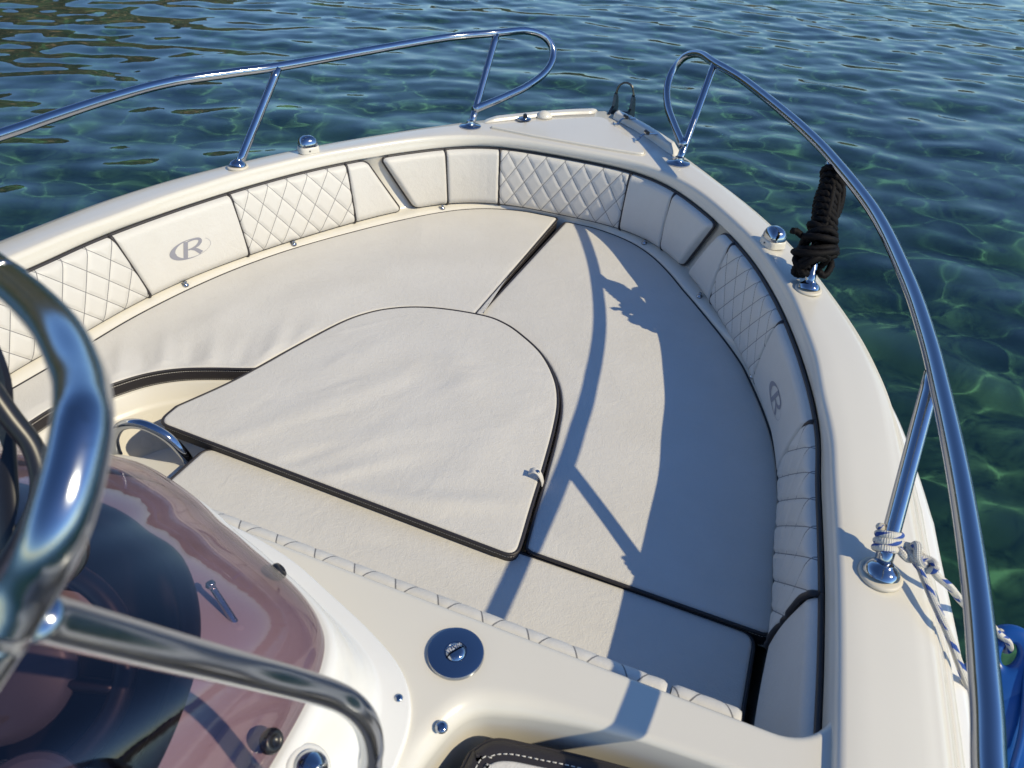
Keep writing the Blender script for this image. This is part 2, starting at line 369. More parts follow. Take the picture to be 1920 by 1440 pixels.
def slab(outline, ztop, r, depth, steps=5, extra=None):
    """flat-topped moulding with a rounded rim; outline closed (x,y); r scalar or per point"""
    P = ccw(outline); n = len(P); rr = np.broadcast_to(np.asarray(r, float), (n,)); rings = []
    z0 = np.broadcast_to(np.asarray(ztop, float), (n,))
    for off, dz in [(1.0, 0.0)]: rings.append((offset2d(P, rr*1.15+.002), z0))
    for k in range(steps+1):
        a = k/steps*math.pi/2
        rings.append((offset2d(P, rr*(1-math.sin(a))), z0-rr*(1-math.cos(a))))
    rings.append((P, z0-depth))
    V = np.vstack([np.column_stack([p, z]) for p, z in rings]); tri = tessellate_polygon([[Vector((float(a), float(b), 0)) for a, b in rings[0][0]]])
    F = [t if (rings[0][0][t[1]]-rings[0][0][t[0]])[0]*(rings[0][0][t[2]]-rings[0][0][t[0]])[1]-(rings[0][0][t[1]]-rings[0][0][t[0]])[1]*(rings[0][0][t[2]]-rings[0][0][t[0]])[0] > 0 else t[::-1] for t in tri]
    for i in range(len(rings)-1):
        for j in range(n): F.append((i*n+j, (i+1)*n+j, (i+1)*n+(j+1) % n, i*n+(j+1) % n))
    return V, F, None

def rounded_poly(P, r, seg=6):
    P = np.asarray(P, float); n = len(P); out = []
    r = np.broadcast_to(np.asarray(r, float), (n,))
    for i in range(n):
        a, b, c = P[i-1], P[i], P[(i+1) % n]
        u, v = a-b, c-b; lu, lv = np.linalg.norm(u), np.linalg.norm(v); u /= lu; v /= lv
        ang = math.acos(np.clip(np.dot(u, v), -1, 1)); t = min(r[i]/math.tan(ang/2), lu*.49, lv*.49)
        p0, p1 = b+u*t, b+v*t
        for k in range(seg+1):
            s = k/seg; out.append((1-s)**2*p0+2*s*(1-s)*b+s*s*p1)
    return np.array(out)

rng = np.random.default_rng(7)
def folds(X, Y, spec):
    """soft vinyl folds: sum of elongated ridges (cx, cy, angle, length, width, height)"""
    Z = np.zeros_like(X)
    for cx, cy, a, l, wd, h in spec:
        dx, dy = X-cx, Y-cy; c, s = math.cos(a), math.sin(a)
        p, q = dx*c+dy*s, -dx*s+dy*c
        Z += h*np.exp(-(p/l)**2-(q/wd)**2)
    return Z

# ------------------------------------------------------------------ boat lines
WG = np.linspace(0, 2.6, 105)
CURVES = {k: np.array(v) for k, v in CURVES.items()}
CURVES['R5'] = np.minimum(CURVES['R5']+.008, CURVES['R4']-.006)
SIDE = {'R4': .024, 'R5': .075}            # the starboard seat sits a little further out
def rho(name, w):
    r = np.interp(np.abs(w), WG, CURVES[name])
    if name not in SIDE: return r
    r = r+SIDE[name]*np.clip((np.asarray(w)-.5)/.7, 0, 1)
    return np.minimum(r, rho('R4', w)-.006) if name == 'R5' else r
def at(r, w):
    """plan point at radius r on station w (0 = bow, + starboard)"""
    w = np.asarray(w, float); r = np.asarray(r, float); a = np.abs(w); c = a < math.pi/2
    x = np.where(c, np.sin(a)*r, r)*np.sign(w); y = np.where(c, 1.3+np.cos(a)*r, 1.3-(a-math.pi/2))
    return np.stack([x, y], -1)
WMAX = 4.2                                # aft end of the modelled hull
WS = np.unique(np.concatenate([np.linspace(-WMAX, -2.6, 14), np.linspace(-2.6, 2.6, 261), np.linspace(2.6, WMAX, 14)]))

def sweep(profile, ws):
    """profile(w)->list of (radius,z); returns grid mesh over stations"""
    G = []
    for w in ws:
        pr = np.array(profile(w)); G.append(np.column_stack([at(pr[:, 0], np.full(len(pr), w)), pr[:, 1]]))
    return np.array(G)

def flare(w): return np.interp(abs(w), [0, .9, 1.25, 1.6, 4.5], [.35, .35, .6, 1, 1])

boat = thing('motor_boat', (0, 1.0, -.75),
             'white open motor boat with cream deck, padded bow seats and steel bow rails', 'boat')

def deck_profile(w):
    r1, r2, r3, r4, r5 = (float(rho(n, w)) for n in ('R1', 'R2', 'R3', 'R4', 'R5')); k = flare(w)
    m = lambda t: r1+(r2-r1)*t; c = float(np.clip((abs(w)-.3)/.3, 0, 1))      # the side decks fall slightly outboard
    return [(r1+.078*k, -.082), (r1+.070*k, -.064), (r1+.0575*k, -.0505), (r1+.0545*k, -.0515), (r1+.0535*k, -.0475), (r1+.042*k, -.032),
            (r1+.0335*k, -.0205), (r1+.0305*k, -.0215), (r1+.0295*k, -.0175), (r1+.018*k, -.017), (r1+.006, -.0125), (r1-.010, -.0095*c), (m(.3), -.006*c), (m(.6), -.0025*c),
            (r2+.016, 0), (r2+.010, -.001), (r2+.005, -.004), (r2+.0015, -.009), (r2, -.016), (r2-.001, -.030),
            (r3-.001, -.043), (r3+.002, -.048), (r3+.012, -.052), (r4+.5*(r3-r4)+.016, -.168), (r4+.014, -.280), (r4+.006, -.2855),
            (r4-.004, -.2875), ((r4+r5)/2, -.292), (r5+.006, -.298), (r5+.001, -.306), (r5, -.33), (r5-.002, -.62)]
V, F, U = gridmesh(sweep(deck_profile, WS)); mesh('deck', V, F, GEL, boat)

def rub_profile(w):
    r1 = float(rho('R1', w)); k = flare(w)
    return [(r1+.068*k, -.079), (r1+.088*k, -.080), (r1+.100*k, -.086), (r1+.105*k, -.097), (r1+.100*k, -.108), (r1+.088*k, -.114), (r1+.06*k, -.115)]
V, F, U = gridmesh(sweep(rub_profile, WS)); mesh('rub_rail', V, F, WHITE_GEL, boat)

def hull_profile(w):
    r1 = float(rho('R1', w)); k = flare(w)
    pts = [(r1+.080*k, -.112)]
    for t in np.linspace(.1, 1, 9): pts.append((r1+.080*k-.22*t**1.3-.05*t, -.112-.62*t))
    pts += [(r1-.42, -.92), (r1*.45, -1.08), (0.02, -1.15)]
    return pts
G = sweep(hull_profile, WS); V, F, U = gridmesh(G)
V = list(map(tuple, V)); nb = G.shape[1]
F.append(tuple(range(nb))+tuple((len(WS)-1)*nb+j for j in reversed(range(nb))))      # transom
mesh('hull', V, F, WHITE_GEL, boat, sharp=40)
V, F, U = slab([(-.98, -1.6), (.98, -1.6), (.98, .66), (-.98, .66)], -.58, .01, .05); mesh('cockpit_floor', V, F, GEL, boat)

# ---------------------------------------------------------------- seat base (cream moulding under the cushions)
def polyline(P, n): return resample(P, n=n)
CENTRE = np.array([(-.539, 1.035), (-.540, 1.100), (-.488, 1.230), (-.457, 1.334), (-.418, 1.492), (-.371, 1.655), (-.327, 1.742), (-.272, 1.803), (-.195, 1.852), (-.095, 1.885),
          (.035, 1.902), (.112, 1.888), (.185, 1.850), (.281, 1.778), (.359, 1.679), (.407, 1.579), (.437, 1.462), (.466, 1.292), (.488, 1.141), (.506, 1.000)])
FOOT = [(-.848, .66), (-.848, .90), (-.838, .985), (-.788, 1.100), (-.737, 1.184), (-.67, 1.245), (-.585, 1.291), (-.492, 1.332)]
port_in = np.vstack([catmull(FOOT, 6)[:-1], catmull(CENTRE[3:11]+[[-.011, .010]], 6), [(-.005, 1.908)]])
stb_in = np.vstack([[(.519, 1.042)], catmull(CENTRE[::-1][1:10]+[[.013, .006]], 6), [(.005, 1.908)]])
wp = np.linspace(-2.21, -.004, 160); port_out = at(rho('R5', wp)-.004, wp)
wst = np.linspace(1.832, .02, 160); stb_out = at(rho('R5', wst)-.004, wst)

def strip_grid(A, B, nu, nv, rc=(.03, .03)):
    """plan grid between two outlines, clustered at the borders, corners rounded"""
    A, B = resample(A, n=400), resample(B, n=400)
    u = .5-.5*np.cos(np.linspace(0, math.pi, nu)); u = .75*np.linspace(0, 1, nu)+.25*u
    v = .5-.5*np.cos(np.linspace(0, math.pi, nv))
    Lu = np.linalg.norm(np.diff(.5*(A+B), axis=0), axis=1).sum()
    G = np.zeros((nu, nv, 2))
    for i, uu in enumerate(u):
        a = np.array([np.interp(uu, np.linspace(0, 1, 400), A[:, k]) for k in (0, 1)])
        b = np.array([np.interp(uu, np.linspace(0, 1, 400), B[:, k]) for k in (0, 1)])
        Lv = np.linalg.norm(b-a); ins = 0
        for d, r in ((uu*Lu, rc[0]), ((1-uu)*Lu, rc[1])):
            if r and d < r: ins = max(ins, r-math.sqrt(max(0, r*r-(r-d)**2)))
        e = min(ins/Lv, .45)
        G[i] = a+(b-a)*(e+(1-2*e)*v)[:, None]
    return G

def border_of(G):
    return np.vstack([G[:-1, 0], G[-1, :-1], G[:0:-1, -1], G[0, :0:-1]])

def dist_to(P, Bd):
    A = Bd; D = np.roll(Bd, -1, 0)-Bd; L2 = (D**2).sum(1)+1e-12; out = np.full(len(P), 9.)
    for s in range(0, len(P), 2000):
        q = P[s:s+2000, None]-A[None]; t = np.clip((q*D[None]).sum(2)/L2, 0, 1)
        out[s:s+2000] = np.sqrt((((q-t[..., None]*D[None])**2).sum(2)).min(1))
    return out

def cushion(label, G, closed, ztop, thick, fold, tilt=(0, 0), r=.008, crown=.004):
    """loose seat cushion: white top, dark stitched side band and dark piping"""
    G = np.asarray(G); P = G.reshape(-1, 2)
    Bd = G[:, -1] if closed else border_of(G)
    d = dist_to(P, Bd); f = np.clip(d/r, 0, 1)
    z = ztop-r*(1-np.sqrt(np.clip(1-(1-f)**2, 0, 1)))+crown*(1-np.exp(-d/.08))
    z += folds(P[:, 0], P[:, 1], fold)*np.clip(d/.03, 0, 1)
    z += tilt[0]*P[:, 0]+tilt[1]*P[:, 1]
    c = P.mean(0); root = thing('seat_cushion', (float(c[0]), float(c[1]), ztop-thick), label, 'cushion', 'white seat cushions in the bow')
    V3 = np.column_stack([P, z])
    V, F, _ = gridmesh(V3.reshape(G.shape[0], G.shape[1], 3), closeu=closed)
    mesh('cover', V, F, VINYL, root)
    Z = z.reshape(G.shape[:2]); zb = Z[:, -1] if closed else np.concatenate([Z[:-1, 0], Z[-1, :-1], Z[:0:-1, -1], Z[0, :0:-1]])
    L3 = resample(np.column_stack([Bd, zb]), step=.008, close=True)
    n = len(L3); s = np.concatenate([[0], np.cumsum(np.linalg.norm(np.diff(L3, axis=0), axis=1))])
    Q = L3[:, :2]; sgn = 1 if np.allclose(ccw(Q), Q) else -1
    rows = []; uvr = []
    for k, (o, dz) in enumerate([(-.001, .001), (.0005, -.004), (.0015, -.012), (.0015, -thick*.6), (.0, -thick+r), (-.004, -thick+r-.003)]):
        rows.append(np.column_stack([offset2d(Q, -o*sgn), L3[:, 2]+dz])); uvr.append(np.column_stack([s, np.full(n, -dz)]))
    GG = np.array(rows).transpose(1, 0, 2); UU = np.array(uvr).transpose(1, 0, 2)
    V, F, U = gridmesh(GG, uv=UU, closeu=True)
    mesh('side_band', V, F, BAND, root, uv=U)
    # bottom panel closes the cushion
    mesh('base', GG[:, -1], [tuple(range(n))], DARK, root, smooth=False)
    pc = np.column_stack([offset2d(Q, -.0015*sgn), L3[:, 2]+.0035])
    V, F, U = tube(pc, .0046 if closed else .0042, 8, close=True); mesh('piping', V, F, DARK, root)
    return root

Gp = strip_grid(port_in, port_out, 260, 70, (.02, .010))
foldp = [(-.82, 1.18, 2.35, .13, .022, .0045), (-.755, 1.20, 2.4, .12, .018, -.003), (-.71, 1.235, 2.3, .15, .022, .005), (-.655, 1.275, 2.2, .13, .02, -.003),
         (-.60, 1.30, 2.15, .16, .025, .005), (-.53, 1.35, 2.0, .13, .022, -.0025), (-.47, 1.43, 2.0, .15, .03, .005), (-.42, 1.52, 1.9, .12, .03, .003),
         (-.55, 1.75, 1.0, .25, .08, .004), (-.3, 2.15, .5, .3, .09, .004), (-.75, 1.5, 1.5, .3, .06, .003), (-.87, .95, 1.5, .2, .05, .003)]
foldp = [f[:5]+(f[5]*1.6,) for f in foldp]
for k in range(14):
    foldp.append((rng.uniform(-.9, 0), rng.uniform(1.0, 2.6), rng.uniform(0, 3.1), rng.uniform(.05, .2), rng.uniform(.02, .05), rng.normal()*.0011))
cushion('crinkled white cushion along the port side, between the logo backrest and the centre cushion', Gp, False, -.298, .048, foldp)
Gs = strip_grid(stb_in, stb_out, 240, 70, (.015, .012))
folds_s = [(rng.uniform(.1, 1.0), rng.uniform(1.0, 2.5), rng.uniform(0, 3.1), rng.uniform(.08, .25), rng.uniform(.03, .07), rng.normal()*.0013) for k in range(26)]
cushion('white cushion on the starboard side, half in the dark shadow of the rail', Gs, False, -.308, .046, folds_s)
aft = rounded_poly([(-.345, .985), (-.345, .70), (1.055, .70), (1.048, 1.006)], [.04, .01, .01, .035], 8)
aft_c = np.array([.35, .855])
def radial(outline, c, nth, rings):
    o = resample(outline, n=nth, close=True); t = 1-(1-np.linspace(0, 1, rings))**1.9
    return c[None, None]+(o-c)[:, None]*t[None, :, None]
fa = np.array([(-.381, 1.026), (.1, 1.026), (.53, 1.038), (.80, 1.039), (1.041, 1.036)]); ba = np.array([(-.381, .70), (1.038, .70)])
Ga = strip_grid(fa, ba, 220, 50, (.028, .028))
folda = [(rng.uniform(-.3, 1), rng.uniform(.72, .98), rng.uniform(-.3, .3), rng.uniform(.08, .2), rng.uniform(.02, .05), rng.normal()*.0011) for k in range(22)]
cushion('long narrow white cushion across the boat, nearest the console', Ga, False, -.320, .045, folda)
oc = np.vstack([catmull(CENTRE[1:-1], 8), [(.500, 1.065)]])
corner = rounded_poly([oc[-1], (.509, 1.000), (-.538, 1.030), oc[0]], [.0001, .055, .055, .0001], 10)[11:-11]
oc = np.vstack([oc, corner])
Gc = radial(oc, np.array([0, 1.42]), 420, 64)
foldc = [(-.12, 1.34, 1.05, .17, .045, .0035), (-.03, 1.42, .95, .15, .04, -.002), (-.20, 1.27, 1.0, .14, .04, .003), (.06, 1.24, .7, .20, .045, .003), (.13, 1.14, .55, .2, .04, -.0025),
         (.20, 1.05, .35, .22, .03, .004), (.02, 1.07, .8, .14, .025, .004), (-.10, 1.08, .9, .12, .022, -.003), (.12, 1.55, 2.2, .2, .06, .003), (-.22, 1.5, 1.2, .2, .05, .003),
         (.30, 1.3, 1.3, .2, .06, .003), (-.3, 1.08, .9, .12, .03, .003), (.33, 1.09, .5, .12, .03, .003)]
foldc = [f[:5]+(f[5]*1.25,) for f in foldc]
for k in range(60):
    foldc.append((rng.uniform(-.4, .45), rng.uniform(1.0, 1.75), rng.uniform(.2, 1.6), rng.uniform(.03, .12), rng.uniform(.008, .025), rng.normal()*.0009))
centre = cushion('white horseshoe-shaped centre cushion with a dark stitched border, snapped on with a tab', Gc, True, -.291, .040, foldc)
# snap tab on its starboard edge
def bent_strip(P, width, thick, across):
    P = np.asarray(P, float); a = np.asarray(across, float)/np.linalg.norm(across)
    T, _, _ = frames(P); nr = np.cross(T, a); nr /= np.linalg.norm(nr, axis=1)[:, None]
    ring = np.stack([P+a*width/2+nr*thick/2, P-a*width/2+nr*thick/2, P-a*width/2-nr*thick/2, P+a*width/2-nr*thick/2], 1)
    n = len(P); F = []
    for i in range(n-1):
        for j in range(4): F.append((i*4+j, i*4+(j+1) % 4, i*4+4+(j+1) % 4, i*4+4+j))
    F += [(3, 2, 1, 0), tuple((n-1)*4+j for j in range(4))]
    return ring.reshape(-1, 3), F, None
tabP = catmull([(.444, 1.252, -.2765), (.456, 1.252, -.267), (.468, 1.252, -.270), (.478, 1.251, -.285), (.483, 1.250, -.303)], 5)
V, F, _ = bent_strip(tabP, .020, .0022, (-.15, 1, 0)); tb = mesh('snap_tab', V, F, VINYL, centre, sharp=40)
V, F, _ = lathe([(.0055, 0), (.0055, .0015), (.0035, .003), (.0, .003)], (.466, 1.252, -.2675), 16, (.35, 0, 1)); mesh('snap', V, F, CHROME, tb)

# seat base
sb = []
def wall_top(A, z0, z1, lean=.03):
    """cream face below an outline, with a small ledge"""
    T = np.gradient(A, axis=0); T /= np.linalg.norm(T, axis=1)[:, None]; nr = np.stack([-T[:, 1], T[:, 0]], 1)
    rows = [np.column_stack([A+nr*o, np.full(len(A), z)]) for o, z in ((.03, z0), (-.004, z0), (-.010, z0-.004), (-.016, z0-.05), (-.024, z0-.056), (-.030, z0-.065), (-.030-lean, z1))]
    return gridmesh(np.array(rows).transpose(1, 0, 2))
V1 = strip_grid(port_in, port_out, 80, 12, (0, 0)); top = np.concatenate([V1, np.full(V1.shape[:2]+(1,), -.346)], 2)
sb.append(gridmesh(top)); sb.append(wall_top(resample(port_in, n=120), -.346, -.62))
V1 = strip_grid(stb_in, stb_out, 80, 12, (0, 0)); top = np.concatenate([V1, np.full(V1.shape[:2]+(1,), -.354)], 2)
sb.append(gridmesh(top)); sb.append(wall_top(resample(stb_in[::-1], n=120), -.354, -.62))
sb.append(slab(rounded_poly([(-.85, .64), (1.0, .64), (1.0, 1.03), (-.395, 1.03), (-.43, .995), (-.66, .945), (-.85, .90)], [.01, .01, .01, .02, .03, .05, .03], 5), -.3725, .012, .24))
V, F, U = join_parts(sb); mesh('seat_base', V, F, GEL, boat, sharp=60)
# inner table support pillar-free footwell floor
V, F, U = slab([(-.85, .6), (.7, .6), (.7, 1.95), (-.85, 1.95)], -.55, .01, .05); mesh('footwell_floor', V, F, GEL, boat)

# ---------------------------------------------------------------- backrest pads
Z3, Z4 = -.052, -.285
def base_pt(w, t):
    a = at(rho('R3', w)-.001, w); b = at(rho('R4', w)+.002, w)
    xy = a+(b-a)*t[..., None]; return np.concatenate([xy, (Z3+(Z4-Z3)*t)[..., None]], -1)
PADH = .025
def pad_surface(wt0, wt1, wb0, wb1, quilt=False, out0=False, out1=False, high=False, low=0.0, du=.0045, nt=58):
    Lm = abs((wt1+wb1-wt0-wb0)/2)*1.15; nu = max(12, int(Lm/du)); u = np.linspace(0, 1, nu); t = np.linspace(0, 1, nt)
    U, T = np.meshgrid(u, t, indexing='ij')
    w0 = wt0+(wb0-wt0)*T; w1 = wt1+(wb1-wt1)*T; W = w0+(w1-w0)*U
    P0 = base_pt(W, T)
    La = np.linalg.norm(np.diff(P0, axis=0), axis=2).sum(0)[None, :]; H = .33
    dl, dr, dt_, db = U*La, (1-U)*La, T*H, (1-T)*H
    rd = lambda d, r: np.sqrt(np.clip(1-(1-np.clip(d/r, 0, 1))**2, 0, 1))
    # rounded outer corners: shift the rows inwards near an outer end
    for flag, dd, sg in ((out0, dl, 1), (out1, dr, -1)):
        if flag:
            rc = .03
            for dv in (dt_, db):
                e = np.clip(rc-dv, 0, rc); ins = (rc-np.sqrt(np.maximum(rc*rc-e*e, 0)))
                W = W+sg*ins/La*(w1-w0)*np.clip(1-dd/(.35*La), 0, 1)
    P0 = base_pt(W, T)
    e0 = rd(dl, .02 if out0 else .012); e1 = rd(dr, .02 if out1 else .012)
    k0, k1 = (0. if out0 or low else .5), (0. if out1 else .5)
    if high: k1, e1 = .9, rd(dr, .010)
    h = PADH*rd(dt_, .035)*rd(db, .045)*(k0+(1-k0)*e0)*(k1+(1-k1)*e1)
    h += .007*np.sin(math.pi*T)*np.minimum(e0, e1)
    h = np.maximum(h-low, 0)
    uv = np.stack([(U-.5)*La, (T-.5)*H], -1)
    if quilt:
        val = np.zeros_like(h)
        for s in (1, -1):
            q = uv[..., 0]/QUILT[0]+s*uv[..., 1]/QUILT[1]; fr = np.abs(q-np.floor(q)-.5)
            dist = (.5-fr)*QUILT[0]*.85
            val = np.maximum(val, np.exp(-(dist/.007)**2))
        h = h*(1-.0)-.0042*val*np.clip(dt_/.02, 0, 1)*np.clip(db/.02, 0, 1)
    du_ = np.gradient(P0, axis=0); dt3 = np.gradient(P0, axis=1); n = np.cross(du_, dt3)
    n /= np.linalg.norm(n, axis=2)[..., None]+1e-12
    inward = np.array([0, 1.4, .6])-P0; n *= np.sign((n*inward).sum(2))[..., None]
    return P0+n*(h+.003)[..., None], uv, n

def pad_edge(G, n, t_or_u, off):
    return G+n*off

def backrest(wt0, wt1, wb0, wb1, quilt=False, out0=False, out1=False, label=None, logo=0, wedge=9, high=False, low=0.0):
    G, uv, n = pad_surface(wt0, wt1, wb0, wb1, quilt, out0, out1, high, low)
    V, F, U = gridmesh(G, uv=uv, flip=True)
    o = mesh('backrest_pad', V, F, QVINYL if quilt else VINYL, boat, uv=U, label=label)
    parts = [tube(G[:, 0]+n[:, 0]*.001, .0060, 8)]
    for flag, i in ((out0, 0), (out1, -1)):
        rs = .0052 if flag else (.004+.011*np.sin(math.pi*np.linspace(.05, .9, G.shape[1]))**1.5 if i == wedge else .0066)
        parts.append(tube(G[i, :]+n[i, :]*(.0008 if flag else .0034), rs, 8))
    parts.append(tube(G[:, -1]+n[:, -1]*.001, .0058 if max(wt0, wt1) > .7 else .0026, 8))
    if high:                                # dark side wall where the next pad sits lower
        t = np.linspace(0, 1, G.shape[1]); foot = base_pt(np.full(G.shape[1], wt1)+(wb1-wt1)*t, t)
        top = G[-1]+n[-1]*.0005; off = (foot-G[-2])*0
        parts.append(gridmesh(np.stack([top, (top+foot)/2, foot-n[-1]*.002], 1)))
    V, F, U = join_parts(parts); mesh('piping', V, F, DARK, o)
    if logo: emblem(G, n, uv, o, logo)
    return o

def emblem(G, n, uv, parent, flip):
    """grey oval swoosh round a slanted R, lying on the pad"""
    nu, nt = G.shape[:2]; mid = nt//2
    aa = uv[:, mid, 0]; bb = uv[0, :, 1]
    def onpad(p):
        x, y = p[..., 0]*flip, p[..., 1]
        fi = np.interp(x*1.0, aa, np.arange(nu)); fj = np.interp(-y+.012, bb, np.arange(nt))
        i0 = np.clip(fi.astype(int), 0, nu-2); j0 = np.clip(fj.astype(int), 0, nt-2); a = (fi-i0)[..., None]; b = (fj-j0)[..., None]
        def bl(A): return A[i0, j0]*(1-a)*(1-b)+A[i0+1, j0]*a*(1-b)+A[i0, j0+1]*(1-a)*b+A[i0+1, j0+1]*a*b
        return bl(G)+bl(n)*.0009
    parts = []
    def strip(outer, inner):
        g = np.stack([outer+(inner-outer)*t for t in np.linspace(0, 1, 4)], 1)
        parts.append(gridmesh(onpad(g)))
    # oval ring, thick at the left and fading to a thin tail at the upper right
    th = np.linspace(math.radians(62), math.radians(62+332), 90)
    sx, sy = .080, .046
    ox = np.stack([sx*np.cos(th), sy*np.sin(th)], 1)
    prog = np.linspace(0, 1, 90); wd = .0014+.024*np.exp(-((prog-.36)/.17)**2)
    wd[prog > .78] = np.maximum(.0012, wd[prog > .78]*.6)
    tn = np.gradient(ox, axis=0); tn /= np.linalg.norm(tn, axis=1)[:, None]; nn = np.stack([-tn[:, 1], tn[:, 0]], 1)
    strip(ox, ox+nn*wd[:, None])
    sh = np.array([[1, .34], [0, 1]])
    def stroke(P, wdt):
        P = 1.28*np.asarray(P, float) @ sh.T; wdt = np.asarray(wdt)*1.3; P = resample(catmull(P, 6) if len(P) > 2 else P, n=24)
        t = np.gradient(P, axis=0); t /= np.linalg.norm(t, axis=1)[:, None]; m = np.stack([-t[:, 1], t[:, 0]], 1)
        w_ = np.broadcast_to(wdt, (24,))[:, None] if wdt.ndim == 0 else np.interp(np.linspace(0, 1, 24), np.linspace(0, 1, len(wdt)), wdt)[:, None]
        strip(P+m*w_/2, P-m*w_/2)
    stroke([(-.014, -.030), (-.014, .031)], .013)
    stroke([(-.008, .029), (.012, .030), (.027, .024), (.030, .013), (.022, .003), (.008, -.001), (-.006, -.001)], [.005, .006, .009, .011, .010, .006, .005])
    stroke([(.003, -.001), (.018, -.010), (.036, -.029)], [.008, .012, .014])
    V, F, U = join_parts(parts); mesh('emblem', V, F, LOGO, parent)

D = dict(d1=(1.42, 1.37), d2=(1.02, 1.002), d3=(.635, .625), pc=(.572, .474), bc=(.528, .436), d4=(.345, .339), d5=(.19, .186), d11=(1.914, 1.888), end=(2.36, 2.36))
for s in (1, -1):
    side = 'starboard' if s > 0 else 'port'
    q = lambda a, b, **kw: backrest(s*D[a][0], s*D[b][0], s*D[a][1], s*D[b][1], **kw)
    q('bc', 'd4', out0=True); q('d4', 'd5')
    q('pc', 'd3', out0=True); q('d3', 'd2', quilt=True); q('d2', 'd1', logo=s); q('d1', 'd11', quilt=True, high=True); q('d11', 'end', wedge=0, low=.006)
backrest(-D['d5'][0], D['d5'][0], -D['d5'][1], D['d5'][1], quilt=True)

# snap fasteners on the ledge
def on_ledge(w): 
    r = .4*float(rho('R4', w))+.6*float(rho('R5', w)); p = at(r, w); return (float(p[0]), float(p[1]), -.2915)
V, F, _ = lathe([(.011, -.003), (.011, .002), (.0075, .005), (.005, .009), (.0065, .011), (.0065, .014), (.0, .0145)], (0, 0, 0), 14)
snap0 = None
for w_ in (-1.246, -.837, -.349, .276, .569, .961, 1.37):
    p = on_ledge(w_)
    if snap0 is None:
        snap0 = mesh('snap_fastener', V, F, CHROME, boat); off0 = snap0.location.copy(); o = snap0
    else:
        o = snap0.copy(); COL.objects.link(o); o.parent = boat
    o.location = off0+Vector(p)

# aft backrest pad on the deck front (only its rolled top shows)
def aft_pad(x0, x1):
    nx = int((x1-x0)/.006); xs = np.linspace(x0, x1, nx)
    prof = [(.655, -.052), (.660, -.0455), (.668, -.0425), (.678, -.0445), (.687, -.051), (.694, -.063), (.698, -.085), (.699, -.13), (.697, -.30)]
    arc = np.concatenate([[0], np.cumsum([math.dist(prof[i], prof[i+1]) for i in range(len(prof)-1)])])
    pr = np.array(prof); tt = np.linspace(0, arc[-1], 40); py, pz = np.interp(tt, arc, pr[:, 0]), np.interp(tt, arc, pr[:, 1])
    Xg, Tg = np.meshgrid(xs, tt, indexing='ij'); uv = np.stack([Xg, Tg+.004], -1); val = np.zeros_like(Xg)
    for s in (1, -1):
        qq = uv[..., 0]/QUILT[0]+s*uv[..., 1]/QUILT[1]; fr = np.abs(qq-np.floor(qq)-.5); val = np.maximum(val, np.exp(-((.5-fr)*QUILT[0]/.006)**2))
    ends = np.clip(np.minimum(Xg-x0, x1-Xg)/.012, 0, 1); dn = .0011*val+.0035*(1-np.sqrt(1-(1-ends)**2))
    G = np.stack([Xg, py[None]-dn*.6, pz[None]-dn-.006], -1)
    V, F, U = gridmesh(G, uv=uv, flip=True); mesh('aft_backrest_pad', V, F, QVINYL, boat, uv=U)
aft_pad(-.95, .884); aft_pad(.892, 1.0)

# ---------------------------------------------------------------- console deck (the moulding behind the bow seat)
arc = lambda cx, cy, r, a0, a1, n=9: [(cx+r*math.cos(R_(a)), cy+r*math.sin(R_(a))) for a in np.linspace(a0, a1, n)]
out = []; rad = []
def seg(pts, r):
    out.extend(pts); rad.extend([r]*len(pts))
seg([(1.20, .66), (1.20, .734)], .008)
seg(arc(1.040, .734, .085, 0, -90, 14), .012)
seg([(x, .649) for x in np.linspace(1.0, -1.0, 60)], .012)
seg(arc(-1.04, .717, .068, -90, -180, 10)+[(-1.108, .735)], .012); seg([(-1.135, .735), (-1.135, -.6), (-.46, -.6)], .008)
seg(arc(-.40, .34, .06, 180, 90, 6)+arc(.40, .34, .06, 90, 0, 6)+[(.46, -.6), (.565, -.6)], .008)
rec = catmull([(.588, -.55), (.588, .1), (.590, .36), (.598, .44), (.622, .50), (.675, .526), (.745, .543), (.839, .557), (.93, .564), (1.0, .567), (1.08, .566), (1.20, .562)], 7)
out.extend(tuple(p) for p in rec); rad.extend(float(np.interp(p[0], [.6, .72, .86], [.034, .028, .012])) for p in rec)
V, F, U = slab(out, -.020, np.array(rad)[::1] if np.allclose(ccw(out), np.array(out)) else np.array(rad)[::-1], .50, steps=7)
mesh('console_deck', V, F, GEL, boat)

cap = thing('water_filler', (0, 0, 0)); cap.parent = boat; cap.location = (0.565-boat.location.x, .574-boat.location.y, -.0195-boat.location.z)
V, F, _ = lathe([(.0445, -.001), (.0445, .0035), (.0435, .0055), (.041, .0062), (.0180, .0062), (.0172, .005), (.0165, .0045), (.0, .0045)], (0.565, .574, -.0195), 64)
plate = mesh('cap_plate', V, F, CHROME, cap, sharp=40)
def half_dome(sign, ang):
    V = []; F = []; n1, n2 = 24, 8
    for i in range(n2+1):
        e = i/n2*math.pi/2
        for j in range(n1+1):
            a = j/n1*math.pi; q = 1-i/n2; x, y = .0160*math.cos(a)*q, sign*(.0014+.0148*math.sin(a)*q); z = .0045+.0062*(1-q**5)
            c, s = math.cos(ang), math.sin(ang); V.append((.565+x*c-y*s, .574+x*s+y*c, -.0195+z))
    for i in range(n2):
        for j in range(n1): F.append((i*(n1+1)+j, i*(n1+1)+j+1, (i+1)*(n1+1)+j+1, (i+1)*(n1+1)+j))
    return V, F
angc = R_(57)
for s in (1, -1):
    V, F = half_dome(s, angc); mesh('cap_key', V, F, CHROME, cap)
